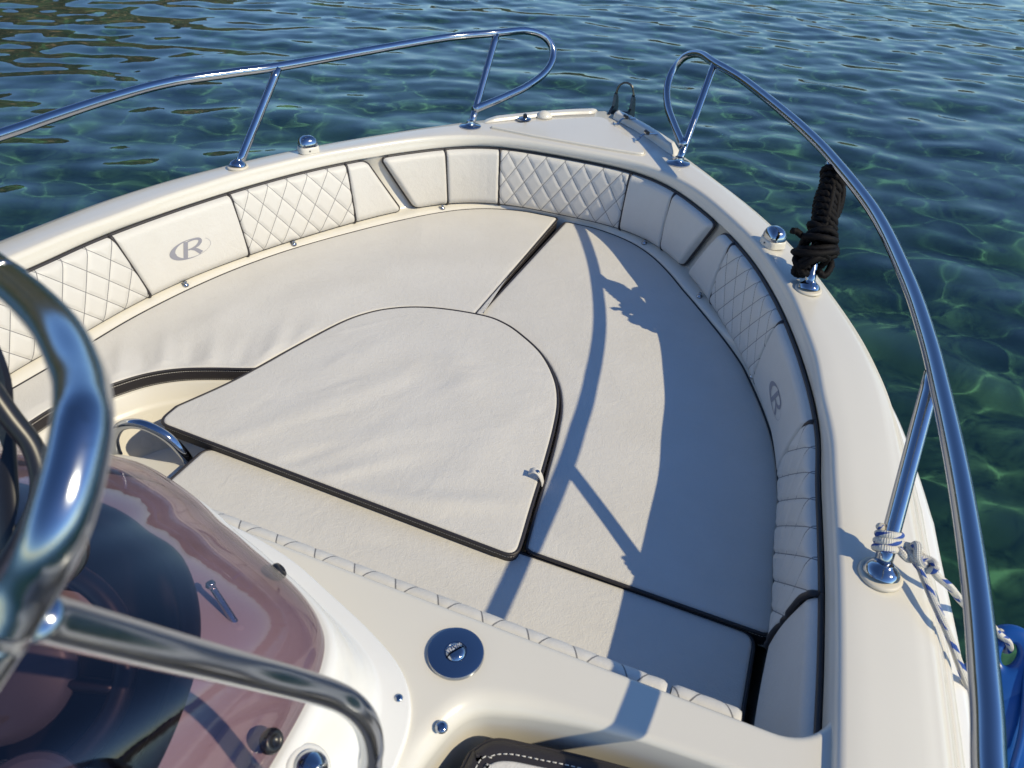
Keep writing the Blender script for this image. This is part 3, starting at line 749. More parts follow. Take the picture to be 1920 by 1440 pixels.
def text_mesh(txt, size, name, mat, parent, M, depth=.0006):
    cu = bpy.data.curves.new(name, 'FONT'); cu.body = txt; cu.size = size; cu.align_x = 'CENTER'; cu.align_y = 'CENTER'; cu.extrude = depth; cu.space_character = 1.15
    to = bpy.data.objects.new(name, cu); COL.objects.link(to); bpy.context.view_layer.update()
    me = bpy.data.meshes.new_from_object(to.evaluated_get(bpy.context.evaluated_depsgraph_get()))
    bpy.data.objects.remove(to); me.transform(M)
    V = [tuple(v.co) for v in me.vertices]; F = [tuple(p.vertices) for p in me.polygons]
    return mesh(name, V, F, mat, parent, smooth=False)
text_mesh('WATER', .0070, 'lettering', simple('pale_lettering', (.6, .6, .62), .4), cap,
          Matrix.Translation((.565-.0056*math.sin(angc), .574+.0056*math.cos(angc), -.0082)) @ Matrix.Rotation(angc+math.pi, 4, 'Z'))

def screw(c, r, axis=(0, 0, 1), mat=None, parent=None, name='screw'):
    V, F, _ = lathe([(r, 0), (r, r*.25), (r*.85, r*.5), (r*.45, r*.62), (r*.42, r*.35), (0, r*.35)], c, 20, axis)
    return mesh(name, V, F, mat or CHROME, parent or boat, sharp=50)
screw((.596, .462, -.022), .0095, name='deck_bolt')

# helm pad in the recess
pad = thing('bolster_cushion', (.85, .40, -.36), 'dark-edged cushion with white stitched face, in the recess at the bottom of the photo', 'cushion')
hp = (catmull([(.637, .20), (.637, .44), (.645, .478), (.668, .502), (.72, .514), (.80, .529), (.90, .543), (1.0, .553), (1.06, .545), (1.07, .20)], 6))
V, F, U = slab(hp, -.062, .018, .30, steps=6); mesh('side_band', V, F, DARK, pad)
hq = ccw(np.array(catmull([(.667, .24), (.667, .436), (.675, .460), (.697, .474), (.74, .484), (.80, .496), (.90, .510), (1.0, .520), (1.03, .515), (1.035, .24)], 8)))
V, F, U = slab(hq, -.0585, .004, .003); mesh('cover', V, F, VINYL, pad)
hs = offset2d(hq, -.010); st = []
L3 = resample(np.column_stack([hs, np.full(len(hs), -.0612)]), step=.003)
for i in range(0, len(L3)-3, 3):
    if L3[i, 1] > .24: st.append(tube(L3[i:i+3], .0009, 6))
V, F, U = join_parts(st); mesh('stitching', V, F, VINYL, pad)
pp = resample(np.column_stack([offset2d(ccw(hp), .001), np.full(len(hp), -.075)]), step=.01, close=True)
V, F, U = tube(pp, .004, 8, close=True); mesh('piping', V, F, DARK, pad)

# ---------------------------------------------------------------- bow deck: raised rims, anchor hatch, roller
def rim(w0, w1):
    ws = np.linspace(w0, w1, 90); G = []; n = len(ws)
    for i, w in enumerate(ws):
        r = float(rho('R1', w)); d = min(i, n-1-i)/4; e = math.sqrt(1-(1-min(d, 1))**2); tail = min(1, (max(abs(w0), abs(w1))-abs(w))/.03+.15)
        h = (.030 if w > 0 else .013)*e*min(1, tail); k = .054*(.75+.25*e)
        pr = np.array([(r+.003, -.004), (r+.001, h*.7), (r-.006, h*.96), (r-.014, h), (r-k+.012, h), (r-k+.004, h*.93), (r-k, h*.7), (r-k-.002, h*.3), (r-k-.008, .0008)])
        G.append(np.column_stack([at(pr[:, 0], np.full(len(pr), w)), pr[:, 1]]))
    V, F, U = gridmesh(G); m = len(G[0]); V = list(map(tuple, V)); F = list(F)
    F.append(tuple(range(m))); F.append(tuple((n-1)*m+j for j in reversed(range(m))))
    return mesh('bow_rim', V, F, GEL, boat, sharp=60)
rim(.030, .255); rim(-.016, -.255)
hatch_o = rounded_poly([(.020, 3.245), (-.355, 2.890), (-.372, 2.858), (-.17, 2.842), (.16, 2.842), (.325, 2.852)], [.055, .03, .03, .4, .4, .03], 8)
V, F, U = slab(hatch_o, .009, .006, .012); hatch = mesh('anchor_hatch', V, F, GEL, boat, label='triangular cream hatch lid')
go = resample(offset2d(ccw(hatch_o), -.004), step=.02, close=True)
V, F, U = tube(np.column_stack([go, np.full(len(go), .0005)]), .0022, 6, close=True); mesh('seal', V, F, RUBBER, hatch)

def bx(c, sx, sy, sz, ang=0, tilt=0, bev=.001):
    bm = bmesh.new(); bmesh.ops.create_cube(bm, size=1.0); bmesh.ops.scale(bm, vec=(sx, sy, sz), verts=bm.verts)
    bmesh.ops.bevel(bm, geom=bm.edges[:], offset=bev, segments=2, affect='EDGES')
    bmesh.ops.transform(bm, matrix=Matrix.Translation(c) @ Matrix.Rotation(ang, 4, 'Z') @ Matrix.Rotation(tilt, 4, 'Y'), verts=bm.verts)
    bm.verts.ensure_lookup_table(); V = [tuple(v.co) for v in bm.verts]; F = [tuple(v.index for v in f.verts) for f in bm.faces]; bm.free()
    return V, F, None
for x, y in ((.140, 3.178), (.272, 3.018)):
    a = R_(-50); ux, uy = math.sin(-a), math.cos(a)        # across the rim, outwards
    px, py = .77, .64
    pl = bx((x+px*.022, y+py*.022, .0318), .052, .016, .0035, R_(40))
    V, F, U = join_parts([pl, bx((x-px*.002, y-py*.002, .036), .012, .018, .010, R_(40))]); hg = mesh('hinge', V, F, CHROME, boat, sharp=40)
    kp = catmull([(x-px*.004, y-py*.004, .034), (x-px*.020, y-py*.020, .030), (x-px*.034, y-py*.034, .014), (x-px*.046, y-py*.046, .012), (x-px*.058, y-py*.050, .018)], 5)
    V, F, U = join_parts([bent_strip(kp, .012, .003, (-.64, .77, 0))]); mesh('hook', V, F, CHROME, hg, sharp=40)
    V, F, U = tube([(x-.008, y+.010, .041), (x+.008, y-.010, .041)], .0075, 12); mesh('knob', V, F, BLACKP, hg, sharp=40)
lx, ly = -.275, 3.02
V, F, _ = lathe([(.031, .001), (.031, .005), (.028, .007), (.017, .007), (.015, .010), (.0, .010)], (lx, ly, .006), 32); lk_ = mesh('hatch_latch', V, F, CHROME, boat, sharp=40)
V, F, U = bx((lx+.004, ly, .022), .016, .028, .020, .5, .3, .004); mesh('latch_grip', V, F, BLACKP, lk_, sharp=40)
V, F, _ = lathe([(.036, 0), (.034, .008), (.027, .018), (.016, .025), (.0, .028)], (-.215, 3.115, .001), 28); mesh('vent_dome', V, F, GEL, boat)
# roller: two cheek plates and a wire bail
ro = []
for x in (.030, .112):
    pr = np.array([(3.26, -.045), (3.43, -.075), (3.455, -.03), (3.44, .035), (3.405, .075), (3.385, .07), (3.37, .02), (3.30, .002)])
    n = len(pr); V = [(x-.006, y, z) for y, z in pr]+[(x+.006, y, z) for y, z in pr]
    F = [tuple(range(n))[::-1], tuple(n+i for i in range(n))]+[(i, (i+1) % n, n+(i+1) % n, n+i) for i in range(n)]
    ro.append((V, F, None))
bot = tube([(.030, 3.42, -.03), (.112, 3.42, -.03)], .022, 16); ro.append(bot)
V, F, U = join_parts(ro); roller = mesh('bow_roller', V, F, WEATHERED, boat, sharp=35)
bail = catmull([(.030, 3.40, .03), (.031, 3.402, .075), (.042, 3.404, .108), (.071, 3.405, .122), (.100, 3.404, .108), (.111, 3.402, .075), (.112, 3.40, .03)], 7)
V, F, U = tube(bail, .0048, 10); mesh('bail', V, F, WEATHERED, roller)

# ---------------------------------------------------------------- pop-up lights on the gunwale
def deck_light(c, ang):
    base = []
    for h, k in ((0, 1.0), (.014, .99), (.021, .95), (.0225, .90), (.0225, 0.0)):
        a = np.linspace(0, 2*math.pi, 36, endpoint=False); e = .62
        X = .039*k*np.sign(np.cos(a))*np.abs(np.cos(a))**e; Y = .0335*k*np.sign(np.sin(a))*np.abs(np.sin(a))**e
        base.append(np.stack([c[0]+X*math.cos(ang)-Y*math.sin(ang), c[1]+X*math.sin(ang)+Y*math.cos(ang), np.full(36, c[2]+h)], 1))
    V, F, U = gridmesh(np.array(base).transpose(1, 0, 2), closeu=True); b = mesh('pop_up_cleat', V, F, GEL, boat, sharp=50)
    dome = []
    for k in range(9):
        e = k/8*math.pi/2; a = np.linspace(0, 2*math.pi, 36, endpoint=False); q = math.cos(e)**.75; ee = .75
        X = .037*q*np.sign(np.cos(a))*np.abs(np.cos(a))**ee; Y = .032*q*np.sign(np.sin(a))*np.abs(np.sin(a))**ee
        dome.append(np.stack([c[0]+X*math.cos(ang)-Y*math.sin(ang), c[1]+X*math.sin(ang)+Y*math.cos(ang), np.full(36, c[2]+.0235+.036*math.sin(e))], 1))
    V, F, U = gridmesh(np.array(dome).transpose(1, 0, 2), closeu=True); mesh('dome', V, F, CHROME, b)
    inward = Vector((-c[0], 1.4-c[1], 0)).normalized()
    V, F, _ = lathe([(.003, 0), (.003, .0015), (0, .0015)], (c[0]+inward.x*.0345, c[1]+inward.y*.0345, c[2]+.011), 10, (inward.x, inward.y, .05)); mesh('screw', V, F, GREYP, b)
deck_light((.868, 2.262, 0.0005), R_(-55)); deck_light((-.868, 2.262, 0.0005), R_(55))

# ---------------------------------------------------------------- bow rails
LOOP = [(.449, 2.868, .062), (.375, 3.03, .086), (.315, 3.17, .112), (.277, 3.295, .155), (.278, 3.365, .212), (.320, 3.366, .272), (.389, 3.297, .304), (.473, 3.157, .309)]
RAIL_S = LOOP+[(.60, 2.985, .306), (.762, 2.70, .300), (.881, 2.463, .296), (.968, 2.255, .292), (1.078, 1.925, .288), (1.143, 1.60, .284), (1.173, 1.366, .282), (1.188, 1.17, .28), (1.198, .952, .28), (1.200, .748, .28), (1.194, .58, .28), (1.186, .45, .28), (1.18, .1, .28), (1.18, -.6, .28)]
RAIL_P = [(-x, y, z) for x, y, z in LOOP]+[(-.628, 2.985, .303), (-.800, 2.672, .293), (-.962, 2.285, .290), (-1.052, 2.125, .289), (-1.146, 1.94, .288), (-1.178, 1.735, .287), (-1.178, 1.515, .287), (-1.17, 1.322, .287), (-1.185, 1.0, .287), (-1.19, .4, .287), (-1.19, -.6, .287)]
STS = [((.449, 2.835, 0), (.473, 3.157, .309), .045, False), ((.995, 2.007, 0), (.962, 2.276, .292), .031, True), ((1.182, .997, 0), (1.1815, 1.248, .281), .031, True)]
for s, P in ((1, RAIL_S), (-1, RAIL_P)):
    pts = resample(catmull(P, 10), step=.012)
    V, F, U = tube(pts, .0160, 20); rl = mesh('bow_rail', V, F, CHROME, boat)
    for b, t, fr_, gas in STS:
        b = np.array((b[0]*s, b[1], b[2])); t = np.array((t[0]*s, t[1], t[2]))
        V, F, U = tube(resample([b+(t-b)*.02, t-(t-b)*.02], n=12), .0150, 18); mesh('stanchion', V, F, CHROME, rl)
        if gas:
            V, F, _ = lathe([(fr_+.006, -.001), (fr_+.006, .003), (fr_+.002, .0055), (.0, .0055)], b, 36); mesh('gasket', V, F, RUBBER, rl)
            V, F, _ = lathe([(fr_, .005), (fr_-.001, .010), (fr_-.005, .016), (fr_-.010, .020), (.0165, .0235), (.0155, .026), (.0, .026)], b, 36, (t-b)*[.35, .35, 1])
        else:
            V, F, _ = lathe([(fr_, .001), (fr_, .004), (fr_-.003, .006), (.026, .008), (.020, .011), (.0165, .018), (.0155, .026), (0, .026)], b, 36)
        mesh('base_flange', V, F, CHROME, rl, sharp=50)

# ---------------------------------------------------------------- helm pod, dash, windscreen
def half_curve(P):
    P = np.array(P, float); a = np.where(P[:, 1] >= .2, np.arctan2(P[:, 0], P[:, 1]-.2), math.pi/2+.2-P[:, 1]); r = np.where(P[:, 1] >= .2, np.hypot(P[:, 0], P[:, 1]-.2), P[:, 0])
    g = np.linspace(0, 2.4, 121); v = np.interp(g, a, r); v = np.concatenate([v[1:6][::-1], v, np.full(5, v[-1])])
    k = np.exp(-.5*(np.arange(-5, 6)/2.0)**2); k /= k.sum(); v = np.convolve(v, k, 'valid')
    return lambda w: float(np.interp(abs(w), g, v))
POD = half_curve([(0, .643), (.1, .639), (.187, .628), (.298, .597), (.352, .578), (.432, .549), (.494, .522), (.533, .489), (.547, .468), (.559, .437), (.564, .399), (.566, .3), (.566, .2), (.566, -.6)])
LIN = half_curve([(0, .602), (.075, .590), (.18, .555), (.267, .53), (.329, .512), (.381, .492), (.418, .47), (.434, .452), (.449, .415), (.458, .369), (.463, .319), (.465, .284), (.466, .2), (.466, -.6)])
DSH = half_curve([(0, .480), (.107, .464), (.165, .457), (.223, .422), (.27, .38), (.319, .31), (.329, .287), (.346, .243), (.355, .212), (.36, .2), (.37, -.6)])
def at2(r, w):
    a = abs(w); s = 1 if w >= 0 else -1
    return (s*math.sin(a)*r, .2+math.cos(a)*r) if a < math.pi/2 else (s*r, .2-(a-math.pi/2))
pod = thing('helm_console', (0, 0, 0)); pod.parent = boat; pod.location = (-boat.location.x, .2-boat.location.y, -.02-boat.location.z)
PW = np.linspace(-2.3, 2.3, 220); G = []; GD = []
for w in PW:
    o, l, d = POD(w), LIN(w), DSH(w); fl = o-(o-l)*.42; m = lambda t: l+(d-l)*t
    pr = [(o, -.024), (o, -.0145), (o-.0015, -.0115), (o-.005, -.0100), (fl+.006, -.0085), (fl, -.006), (fl-(fl-l)*.25, .010), (fl-(fl-l)*.45, .040), (fl-(fl-l)*.62, .072), (l+(fl-l)*.2, .094), (l+.004, .1005), (l-.002, .1015), (l-.012, .100), (m(.2), .103), (m(.45), .115), (m(.7), .132), (d+.012, .148)]
    G.append([(*at2(r, w), z) for r, z in pr])
    q = [(d+.012, .1485), (d+.010, .156), (d+.004, .160), (d-.006, .160), (d-.014, .154), (d-.022, .12), (d-.05, -.02), (d-.10, -.10), (d*.35, -.13), (.012, -.13)]
    GD.append([(*at2(r, w), z) for r, z in q])
V, F, U = gridmesh(G); mesh('pod', V, F, WHITE_GEL, pod)
V, F, U = gridmesh(GD); mesh('dash', V, F, BLACKP, pod)
screw((.522, .471, -.011), .0065, parent=pod); screw((-.522, .471, -.011), .0065, parent=pod)
# windscreen shell, 4 mm thick
def shell_row(w, inset):
    row = []
    for t in np.linspace(0, 1, 26):
        r = LIN(w)-.006-inset; x, y = at2(r, w)
        fy = np.clip((y+.15)/.6, 0, 1)
        row.append((x*(1-.30*t**1.6), y-.60*t*t*fy, .1018+.34*t-inset*.6*t))
    return row
SW = np.linspace(-2.15, 2.15, 200)
A = np.array([shell_row(w, 0) for w in SW]); Bq = np.array([shell_row(w, .004) for w in SW])
loopG = np.concatenate([A, Bq[:, ::-1], A[:, :1]], 1)
V, F, U = gridmesh(loopG); ws_ = mesh('windscreen', V, F, ACRYL, boat, sharp=50)
for c, r, ax in (((.300, .515, .112), .0135, (.55, .75, .5)), ((.452, .300, .125), .0150, (.85, .1, .6)), ((-.300, .515, .112), .0135, (-.55, .75, .5))):
    V, F, _ = lathe([(r, -.002), (r, .004), (r*.85, .008), (r*.5, .010), (r*.45, .007), (0, .007)], c, 24, ax); mesh('screw_cap', V, F, BLACKP, ws_)
# lever on the pod
V, F, U = tube(resample([(.314, .412, .118), (.300, .416, .140), (.272, .424, .178)], n=10), np.linspace(.0055, .0042, 10), 12)
lv = mesh('lever', V, F, CHROME, pod); V, F, _ = lathe([(.016, -.004), (.015, .002), (.009, .005), (0, .006)], (.316, .411, .124), 24, (.2, .35, .9)); mesh('lever_base', V, F, WHITE_GEL, lv)
V, F, _ = lathe([(.0, -.006), (.005, -.005), (.0072, 0), (.005, .005), (0, .006)], (.272, .424, .178), 16, (-.5, .2, .8)); mesh('lever_ball', V, F, CHROME, lv)
# steering wheel, hub, gauge, speaker seen through the screen
def ring(c, ax, R, r, n=60):
    ax = Vector(ax).normalized(); q = Vector((0, 0, 1)).rotation_difference(ax).to_matrix()
    return tube(np.array([tuple(Vector(c)+q @ Vector((R*math.cos(a), R*math.sin(a), 0))) for a in np.linspace(0, 2*math.pi, n, endpoint=False)]), r, 12, close=True)
wc, wa = Vector((.165, .215, .205)), Vector((.45, -.45, .75)).normalized(); qw = Vector((0, 0, 1)).rotation_difference(wa).to_matrix()
V, F, U = ring(wc, wa, .125, .014); wheel = mesh('steering_wheel', V, F, BLACKP, pod)
V, F, _ = lathe([(.075, -.004), (.074, .006), (.06, .012), (.02, .016), (0, .017)], wc, 32, wa); mesh('hub', V, F, GREYP, wheel)
for a in (R_(20), R_(140), R_(260)):
    V, F, U = tube(resample([tuple(wc+qw @ Vector((.05*math.cos(a), .05*math.sin(a), 0))), tuple(wc+qw @ Vector((.122*math.cos(a), .122*math.sin(a), 0)))], n=6), .009, 10); mesh('spoke', V, F, BLACKP, wheel)
V, F, _ = lathe([(.050, 0), (.050, .012), (.044, .016), (.026, .014), (.022, .007), (.0, .006)], (.275, .135, .16), 36, (.55, -.35, .75)); mesh('speaker', V, F, GREYP, pod, sharp=40)
V, F, _ = lathe([(.042, 0), (.042, .012), (.038, .014), (.034, .010), (0, .010)], (.20, .30, .35), 32, (.5, -.6, .6)); gg = mesh('gauge', V, F, BLACKP, pod, sharp=40)
V, F, _ = lathe([(.031, .0105), (.031, .0112), (0, .0112)], (.20, .30, .35), 32, (.5, -.6, .6)); mesh('gauge_face', V, F, simple('gauge_face', (.5, .5, .46), .4), gg)
trim = catmull([(.190, .318, .62), (.23, .306, .588), (.253, .300, .560), (.270, .297, .537), (.281, .289, .518), (.287, .279, .502), (.290, .265, .488), (.288, .24, .468), (.28, .19, .43)], 6)
V, F, U = tube(trim, .0095, 12); mesh('trim', V, F, BLACKP, ws_)
# hood behind the trim keeps the helm dark
V, F, U = bent_strip(catmull([(.02, .42, .50), (.12, .37, .52), (.20, .32, .50), (.235, .26, .45), (.24, .20, .38)], 6), .10, .006, (.5, -.6, -.6)); mesh('dash_hood', V, F, BLACKP, pod, sharp=40)

# handrail round the windscreen
V, F, U = tube(resample(catmull(TUBE_TOP, 10), step=.008), .0122, 28); hr = mesh('windscreen_rail', V, F, BRUSHED, boat)
V, F, U = tube(resample(catmull(TUBE_STAY, 10), step=.006), .0108, 28); mesh('stay', V, F, BRUSHED, hr)
V, F, _ = lathe([(.030, -.004), (.030, .002), (.026, .005), (0, .005)], (.494, .305, .078), 32, (.6, .1, .8)); fb = mesh('gasket', V, F, WHITE_GEL, hr)
V, F, _ = lathe([(.022, .004), (.0215, .010), (.019, .017), (.014, .024), (.0, .028)], (.494, .305, .078), 32, (.6, .1, .8)); mesh('base_flange', V, F, CHROME, hr, sharp=50)
# arched grab handle beside the aft cushion
arch = catmull([(-.415, .990, -.385), (-.415, .990, -.365), (-.426, .986, -.322), (-.462, .979, -.272), (-.524, .970, -.250), (-.588, .962, -.272), (-.626, .955, -.322), (-.635, .952, -.365), (-.635, .952, -.385)], 8)
V, F, U = tube(arch, .0135, 20); mesh('grab_handle', V, F, CHROME, boat)

# ---------------------------------------------------------------- black rope hank on the starboard stanchion
b_, t_ = np.array([.995, 2.007, 0]), np.array([.962, 2.276, .292]); ax_ = (t_-b_)/np.linalg.norm(t_-b_); Ln = np.linalg.norm(t_-b_)
rope = thing('black_rope', tuple(b_+(t_-b_)*.2), 'thick black laid rope coiled in a hank round the starboard rail post', 'rope')
e1 = np.cross(ax_, [1, 0, 0]); e1 /= np.linalg.norm(e1); e2 = np.cross(ax_, e1)
right = np.array([.93, .34, 0]); right -= ax_*np.dot(right, ax_); right /= np.linalg.norm(right)
def onax(s, r, a, sh=0.0):
    return b_+ax_*(Ln*s)+right*sh+e1*(r*math.cos(a))+e2*(r*math.sin(a))
rr = .0100; parts = []
hel = []
for k in np.linspace(0, 1, 420):
    s = .40+.47*k; a = 2*math.pi*k*9.6
    tilt = .045*math.cos(a-2.2)
    hel.append(onax(s+tilt, .0255+.003*math.sin(7*k), a, .008+.004*math.sin(9*k)))
parts.append(tube(np.array(hel), rr, 16, lobes=3, twist=.040, depth=.20))
# inner strands of the hank showing at the top and along the outside
for q in range(5):
    a0 = .6+q*1.2
    st_ = [onax(s, .016+.012*math.sin(math.pi*(s-.3)/.55), a0+.5*s, .010) for s in np.linspace(.36, .84, 9)]
    parts.append(tube(resample(catmull(st_, 6), step=.006), rr, 10, lobes=3, twist=.040, depth=.20))
a_r = math.atan2(np.dot(right, e2), np.dot(right, e1))
for q, (da, rad_, s0, s1) in enumerate(((0.1, .042, .50, .86), (-.25, .038, .54, .88))):
    st_ = [onax(s0+(s1-s0)*k, .012+(rad_-.012)*math.sin(math.pi*k)**.6, a_r+da, .008) for k in np.linspace(0, 1, 9)]
    parts.append(tube(resample(catmull(st_, 6), step=.006), rr, 10, lobes=3, twist=.040, depth=.20))
# frapping knot below the hank: thick crossing turns
r2 = random.Random(5)
for q in range(11):
    s = .185+.025*q; R0 = (.030 if q < 3 else .040)+.011*math.sin(q*1.7+1); ph = r2.uniform(0, 6.28); tl = r2.uniform(.03, .07)
    loop = [onax(s+tl*math.cos(a-ph), R0*(1+.12*math.sin(2*a+q)), a, -.006+.004*q/3) for a in np.linspace(0, 2*math.pi, 40, endpoint=False)]
    parts.append(tube(np.array(loop), rr, 12, close=True, lobes=3, twist=.040, depth=.20))
for sd_, s0, s1, w_, up_ in ((1, .33, .12, .052, .01), (1, .40, .26, .060, .02), (-1, .30, .10, .040, .0), (-1, .26, .15, .050, -.01)):
    lp = [onax(s0, .02, a_r+(0 if sd_ > 0 else math.pi))+right*0, onax((s0+s1)/2+.05, w_*.85, a_r+(.2 if sd_ > 0 else math.pi-.3)), onax((s0+s1)/2-.02, w_, a_r+(0 if sd_ > 0 else math.pi)),
          onax(s1, w_*.7, a_r+(-.2 if sd_ > 0 else math.pi+.3)), onax(s1+.02, .018, a_r+(-.5 if sd_ > 0 else math.pi+.6))]
    parts.append(tube(resample(catmull(lp, 8), step=.005), rr, 16, lobes=3, twist=.040, depth=.20))
tail = [onax(.36, .025, a_r+math.pi), onax(.385, .055, a_r+math.pi+.1), onax(.395, .068, a_r+math.pi+.15), onax(.385, .082, a_r+math.pi+.2)]
parts.append(tube(resample(catmull(tail, 8), step=.005), rr*.95, 12, lobes=3, twist=.040, depth=.20))
V, F, U = join_parts(parts); mesh('coil', V, F, BLACKROPE, rope)

# ---------------------------------------------------------------- white and blue mooring line with the fender
b3, t3 = np.array([1.182, .997, 0]), np.array([1.172, 1.246, .28]); ax3 = (t3-b3)/np.linalg.norm(t3-b3); L3n = np.linalg.norm(t3-b3)
f1 = np.cross(ax3, [1, 0, 0]); f1 /= np.linalg.norm(f1); f2 = np.cross(ax3, f1)
line = thing('mooring_line', (1.18, 1.0, .04), 'white line with blue flecks knotted round the foot of a rail post', 'rope')
RL = .0068; out_dir = np.array([.8, -.05, 0]); parts = []
turns = [b3+ax3*(.042+.040*k)+(f1*math.cos(a)+f2*math.sin(a))*(.0113+RL*.95)+np.array([.004*math.cos(a*1), 0, 0]) for k, a in zip(np.linspace(0, 1, 150), np.linspace(.4, .4+2*math.pi*3.3, 150))]
parts.append(tube(np.array(turns), RL, 12))
kc = np.array([1.214, 1.030, .040])
def knot_loop(c, rx, ry, ph, tilt):
    q = Matrix.Rotation(tilt[0], 3, 'X') @ Matrix.Rotation(tilt[1], 3, 'Y')
    return np.array([tuple(Vector(c)+q @ Vector((rx*math.cos(a), ry*math.sin(a), .004*math.sin(2*a+ph)))) for a in np.linspace(0, 2*math.pi, 36, endpoint=False)])
parts.append(tube(knot_loop(kc, .017, .011, 0, (.5, .3)), RL, 12, close=True))
parts.append(tube(knot_loop(kc+[.016, -.004, .004], .018, .010, 1, (-.6, .9)), RL, 12, close=True))
parts.append(tube(knot_loop(kc+[.030, -.012, -.004], .015, .009, 2, (.9, -.4)), RL, 12, close=True))
parts.append(tube(resample(catmull([b3+ax3*.062+[.014, -.010, 0], b3+ax3*.055+[.026, .006, .004], kc+[.004, .004, .006], kc+[.018, .002, .010]], 6), step=.004), RL, 12))
lineA = [kc+[-.004, .006, .002], (1.219, 1.023, .041), (1.234, 1.012, .033), (1.249, .999, .016), (1.264, .965, .008), (1.282, .936, -.004), (1.300, .920, -.024), (1.318, .908, -.048), (1.337, .896, -.073), (1.362, .892, -.11), (1.372, .89, -.2), (1.372, .885, -.34)]
parts.append(tube(resample(catmull(lineA, 8), step=.004), RL, 12))
lineB = [kc+[.006, .002, .008], (1.238, 1.037, .040), (1.265, 1.015, .022), (1.294, 1.016, .003), (1.331, 1.030, -.038), (1.388, 1.078, -.105), (1.435, 1.125, -.165), (1.468, 1.145, -.206), (1.498, 1.156, -.232), (1.511, 1.160, -.255), (1.512, 1.172, -.275), (1.500, 1.178, -.262), (1.478, 1.160, -.215)]
parts.append(tube(resample(catmull(lineB, 8), step=.004), RL, 12))
tuft = [tube(resample(catmull([(1.331, 1.030, -.038), (1.338+.004*k, 1.040, -.026+.003*k), (1.342+.006*k, 1.046-.004*k, -.014+.002*k)], 4), step=.003), np.linspace(.0055, .003, len(resample(catmull([(1.331, 1.030, -.038), (1.338+.004*k, 1.040, -.026+.003*k), (1.342+.006*k, 1.046-.004*k, -.014+.002*k)], 4), step=.003))), 8) for k in range(2)]
V, F, U = join_parts(parts+tuft); mesh('braid', V, F, FLECK, line, uv=U)

fender = thing('fender', (1.53, 1.13, -.9), 'blue rubber boat fender hanging outside the hull beside the water', 'fender')
fc = (1.535, 1.125, 0)
V, F, _ = lathe([(.0, -.92), (.03, -.915), (.07, -.895), (.10, -.86), (.112, -.82), (.112, -.47), (.108, -.43), (.092, -.385), (.066, -.345), (.045, -.318), (.030, -.300), (.0, -.295)], fc, 48); mesh('body', V, F, BLUE, fender)
# eye: flattened tab with a hole, facing the boat
vn = Vector((-.15, -.72, .68)).normalized(); ex = Vector((0, 0, 1)).cross(vn).normalized(); ey = vn.cross(ex)
ec = Vector((1.512, 1.152, -.262)); nn_ = 48; Vt = []; Ft = []
aa = np.linspace(0, 2*math.pi, nn_, endpoint=False)
def tab_pt(k, a):
    ro_ = np.array([.052*math.cos(a)*(1.25 if math.sin(a) < 0 else 1), .060*math.sin(a)*(1.9 if math.sin(a) < 0 else 1)]); ri_ = np.array([.0135*math.cos(a), .024*math.sin(a)])
    return ri_+(ro_-ri_)*k
prof_t = [(0, -.010), (0, .006), (.06, .011), (.2, .0135), (.7, .012), (.92, .006), (1, -.002), (.92, -.012), (.2, -.016), (0, -.010)]
G = np.array([[tuple(ec+ex*tab_pt(k, a)[0]+ey*tab_pt(k, a)[1]+vn*h) for k, h in prof_t] for a in aa]); V, F, U = gridmesh(G, closeu=True); mesh('eye', V, F, BLUE, fender)
ribs = []
for sg in (-1, 1):
    P = [tuple(ec+ex*(sg*x)+ey*y+vn*h) for x, y, h in ((.030, .02, .012), (.036, -.02, .014), (.050, -.07, .016), (.066, -.13, .012), (.078, -.20, .0))]
    ribs.append(tube(resample(catmull(P, 6), step=.008), .007, 10))
V, F, U = join_parts(ribs); mesh('rib', V, F, BLUE, fender)

# ---------------------------------------------------------------- the sea
def waves(X, Y):
    g = np.random.default_rng(11); Z = np.zeros_like(X)
    for k in range(70):
        lam = .27*(7.0)**(g.random()**1.1); th = R_(97)+g.normal()*(.50+.30*(lam < .5))
        kx, ky = 2*np.pi/lam*np.cos(th), 2*np.pi/lam*np.sin(th)
        Z += min(lam, .75)*.00168*np.sin(kx*X+ky*Y+g.random()*6.28)
    for k in range(26):
        lam = .11+.13*g.random(); th = R_(97)+g.normal()*.9; kx, ky = 2*np.pi/lam*np.cos(th), 2*np.pi/lam*np.sin(th)
        Z += lam*.00042*np.sin(kx*X+ky*Y+g.random()*6.28)
    return Z
def axis(lo_, hi, step, far):
    mid = np.arange(lo_, hi, step); out_ = [far*-1]
    a = lo_-step*1.0; sp = step; left = []
    while a > -far: left.append(a); sp *= 1.12; a -= sp
    b = hi; sp = step; rightv = []
    while b < far: rightv.append(b); sp *= 1.12; b += sp
    return np.concatenate([left[::-1], mid, rightv])
ax1 = axis(-9.5, 5.5, .032, 900.); ay1 = axis(-.5, 13.5, .032, 900.)
X, Y = np.meshgrid(ax1, ay1, indexing='ij')
rad_ = np.hypot(X, Y-4); fade = np.clip(1-(np.maximum(np.abs(X+2)-7.5, np.abs(Y-6.5)-7)/14), 0, 1)
Z = -.75+waves(X, Y)*fade
me = bpy.data.meshes.new('sea'); nx, ny = X.shape; ii = np.arange(nx*ny).reshape(nx, ny)
Fq = np.stack([ii[:-1, :-1], ii[1:, :-1], ii[1:, 1:], ii[:-1, 1:]], -1).reshape(-1, 4)
me.vertices.add(nx*ny); me.vertices.foreach_set('co', np.stack([X, Y, Z], -1).ravel())
me.loops.add(len(Fq)*4); me.loops.foreach_set('vertex_index', Fq.ravel()); me.polygons.add(len(Fq)); me.polygons.foreach_set('loop_start', np.arange(0, len(Fq)*4, 4))
me.update(calc_edges=True); me.polygons.foreach_set('use_smooth', [True]*len(Fq))
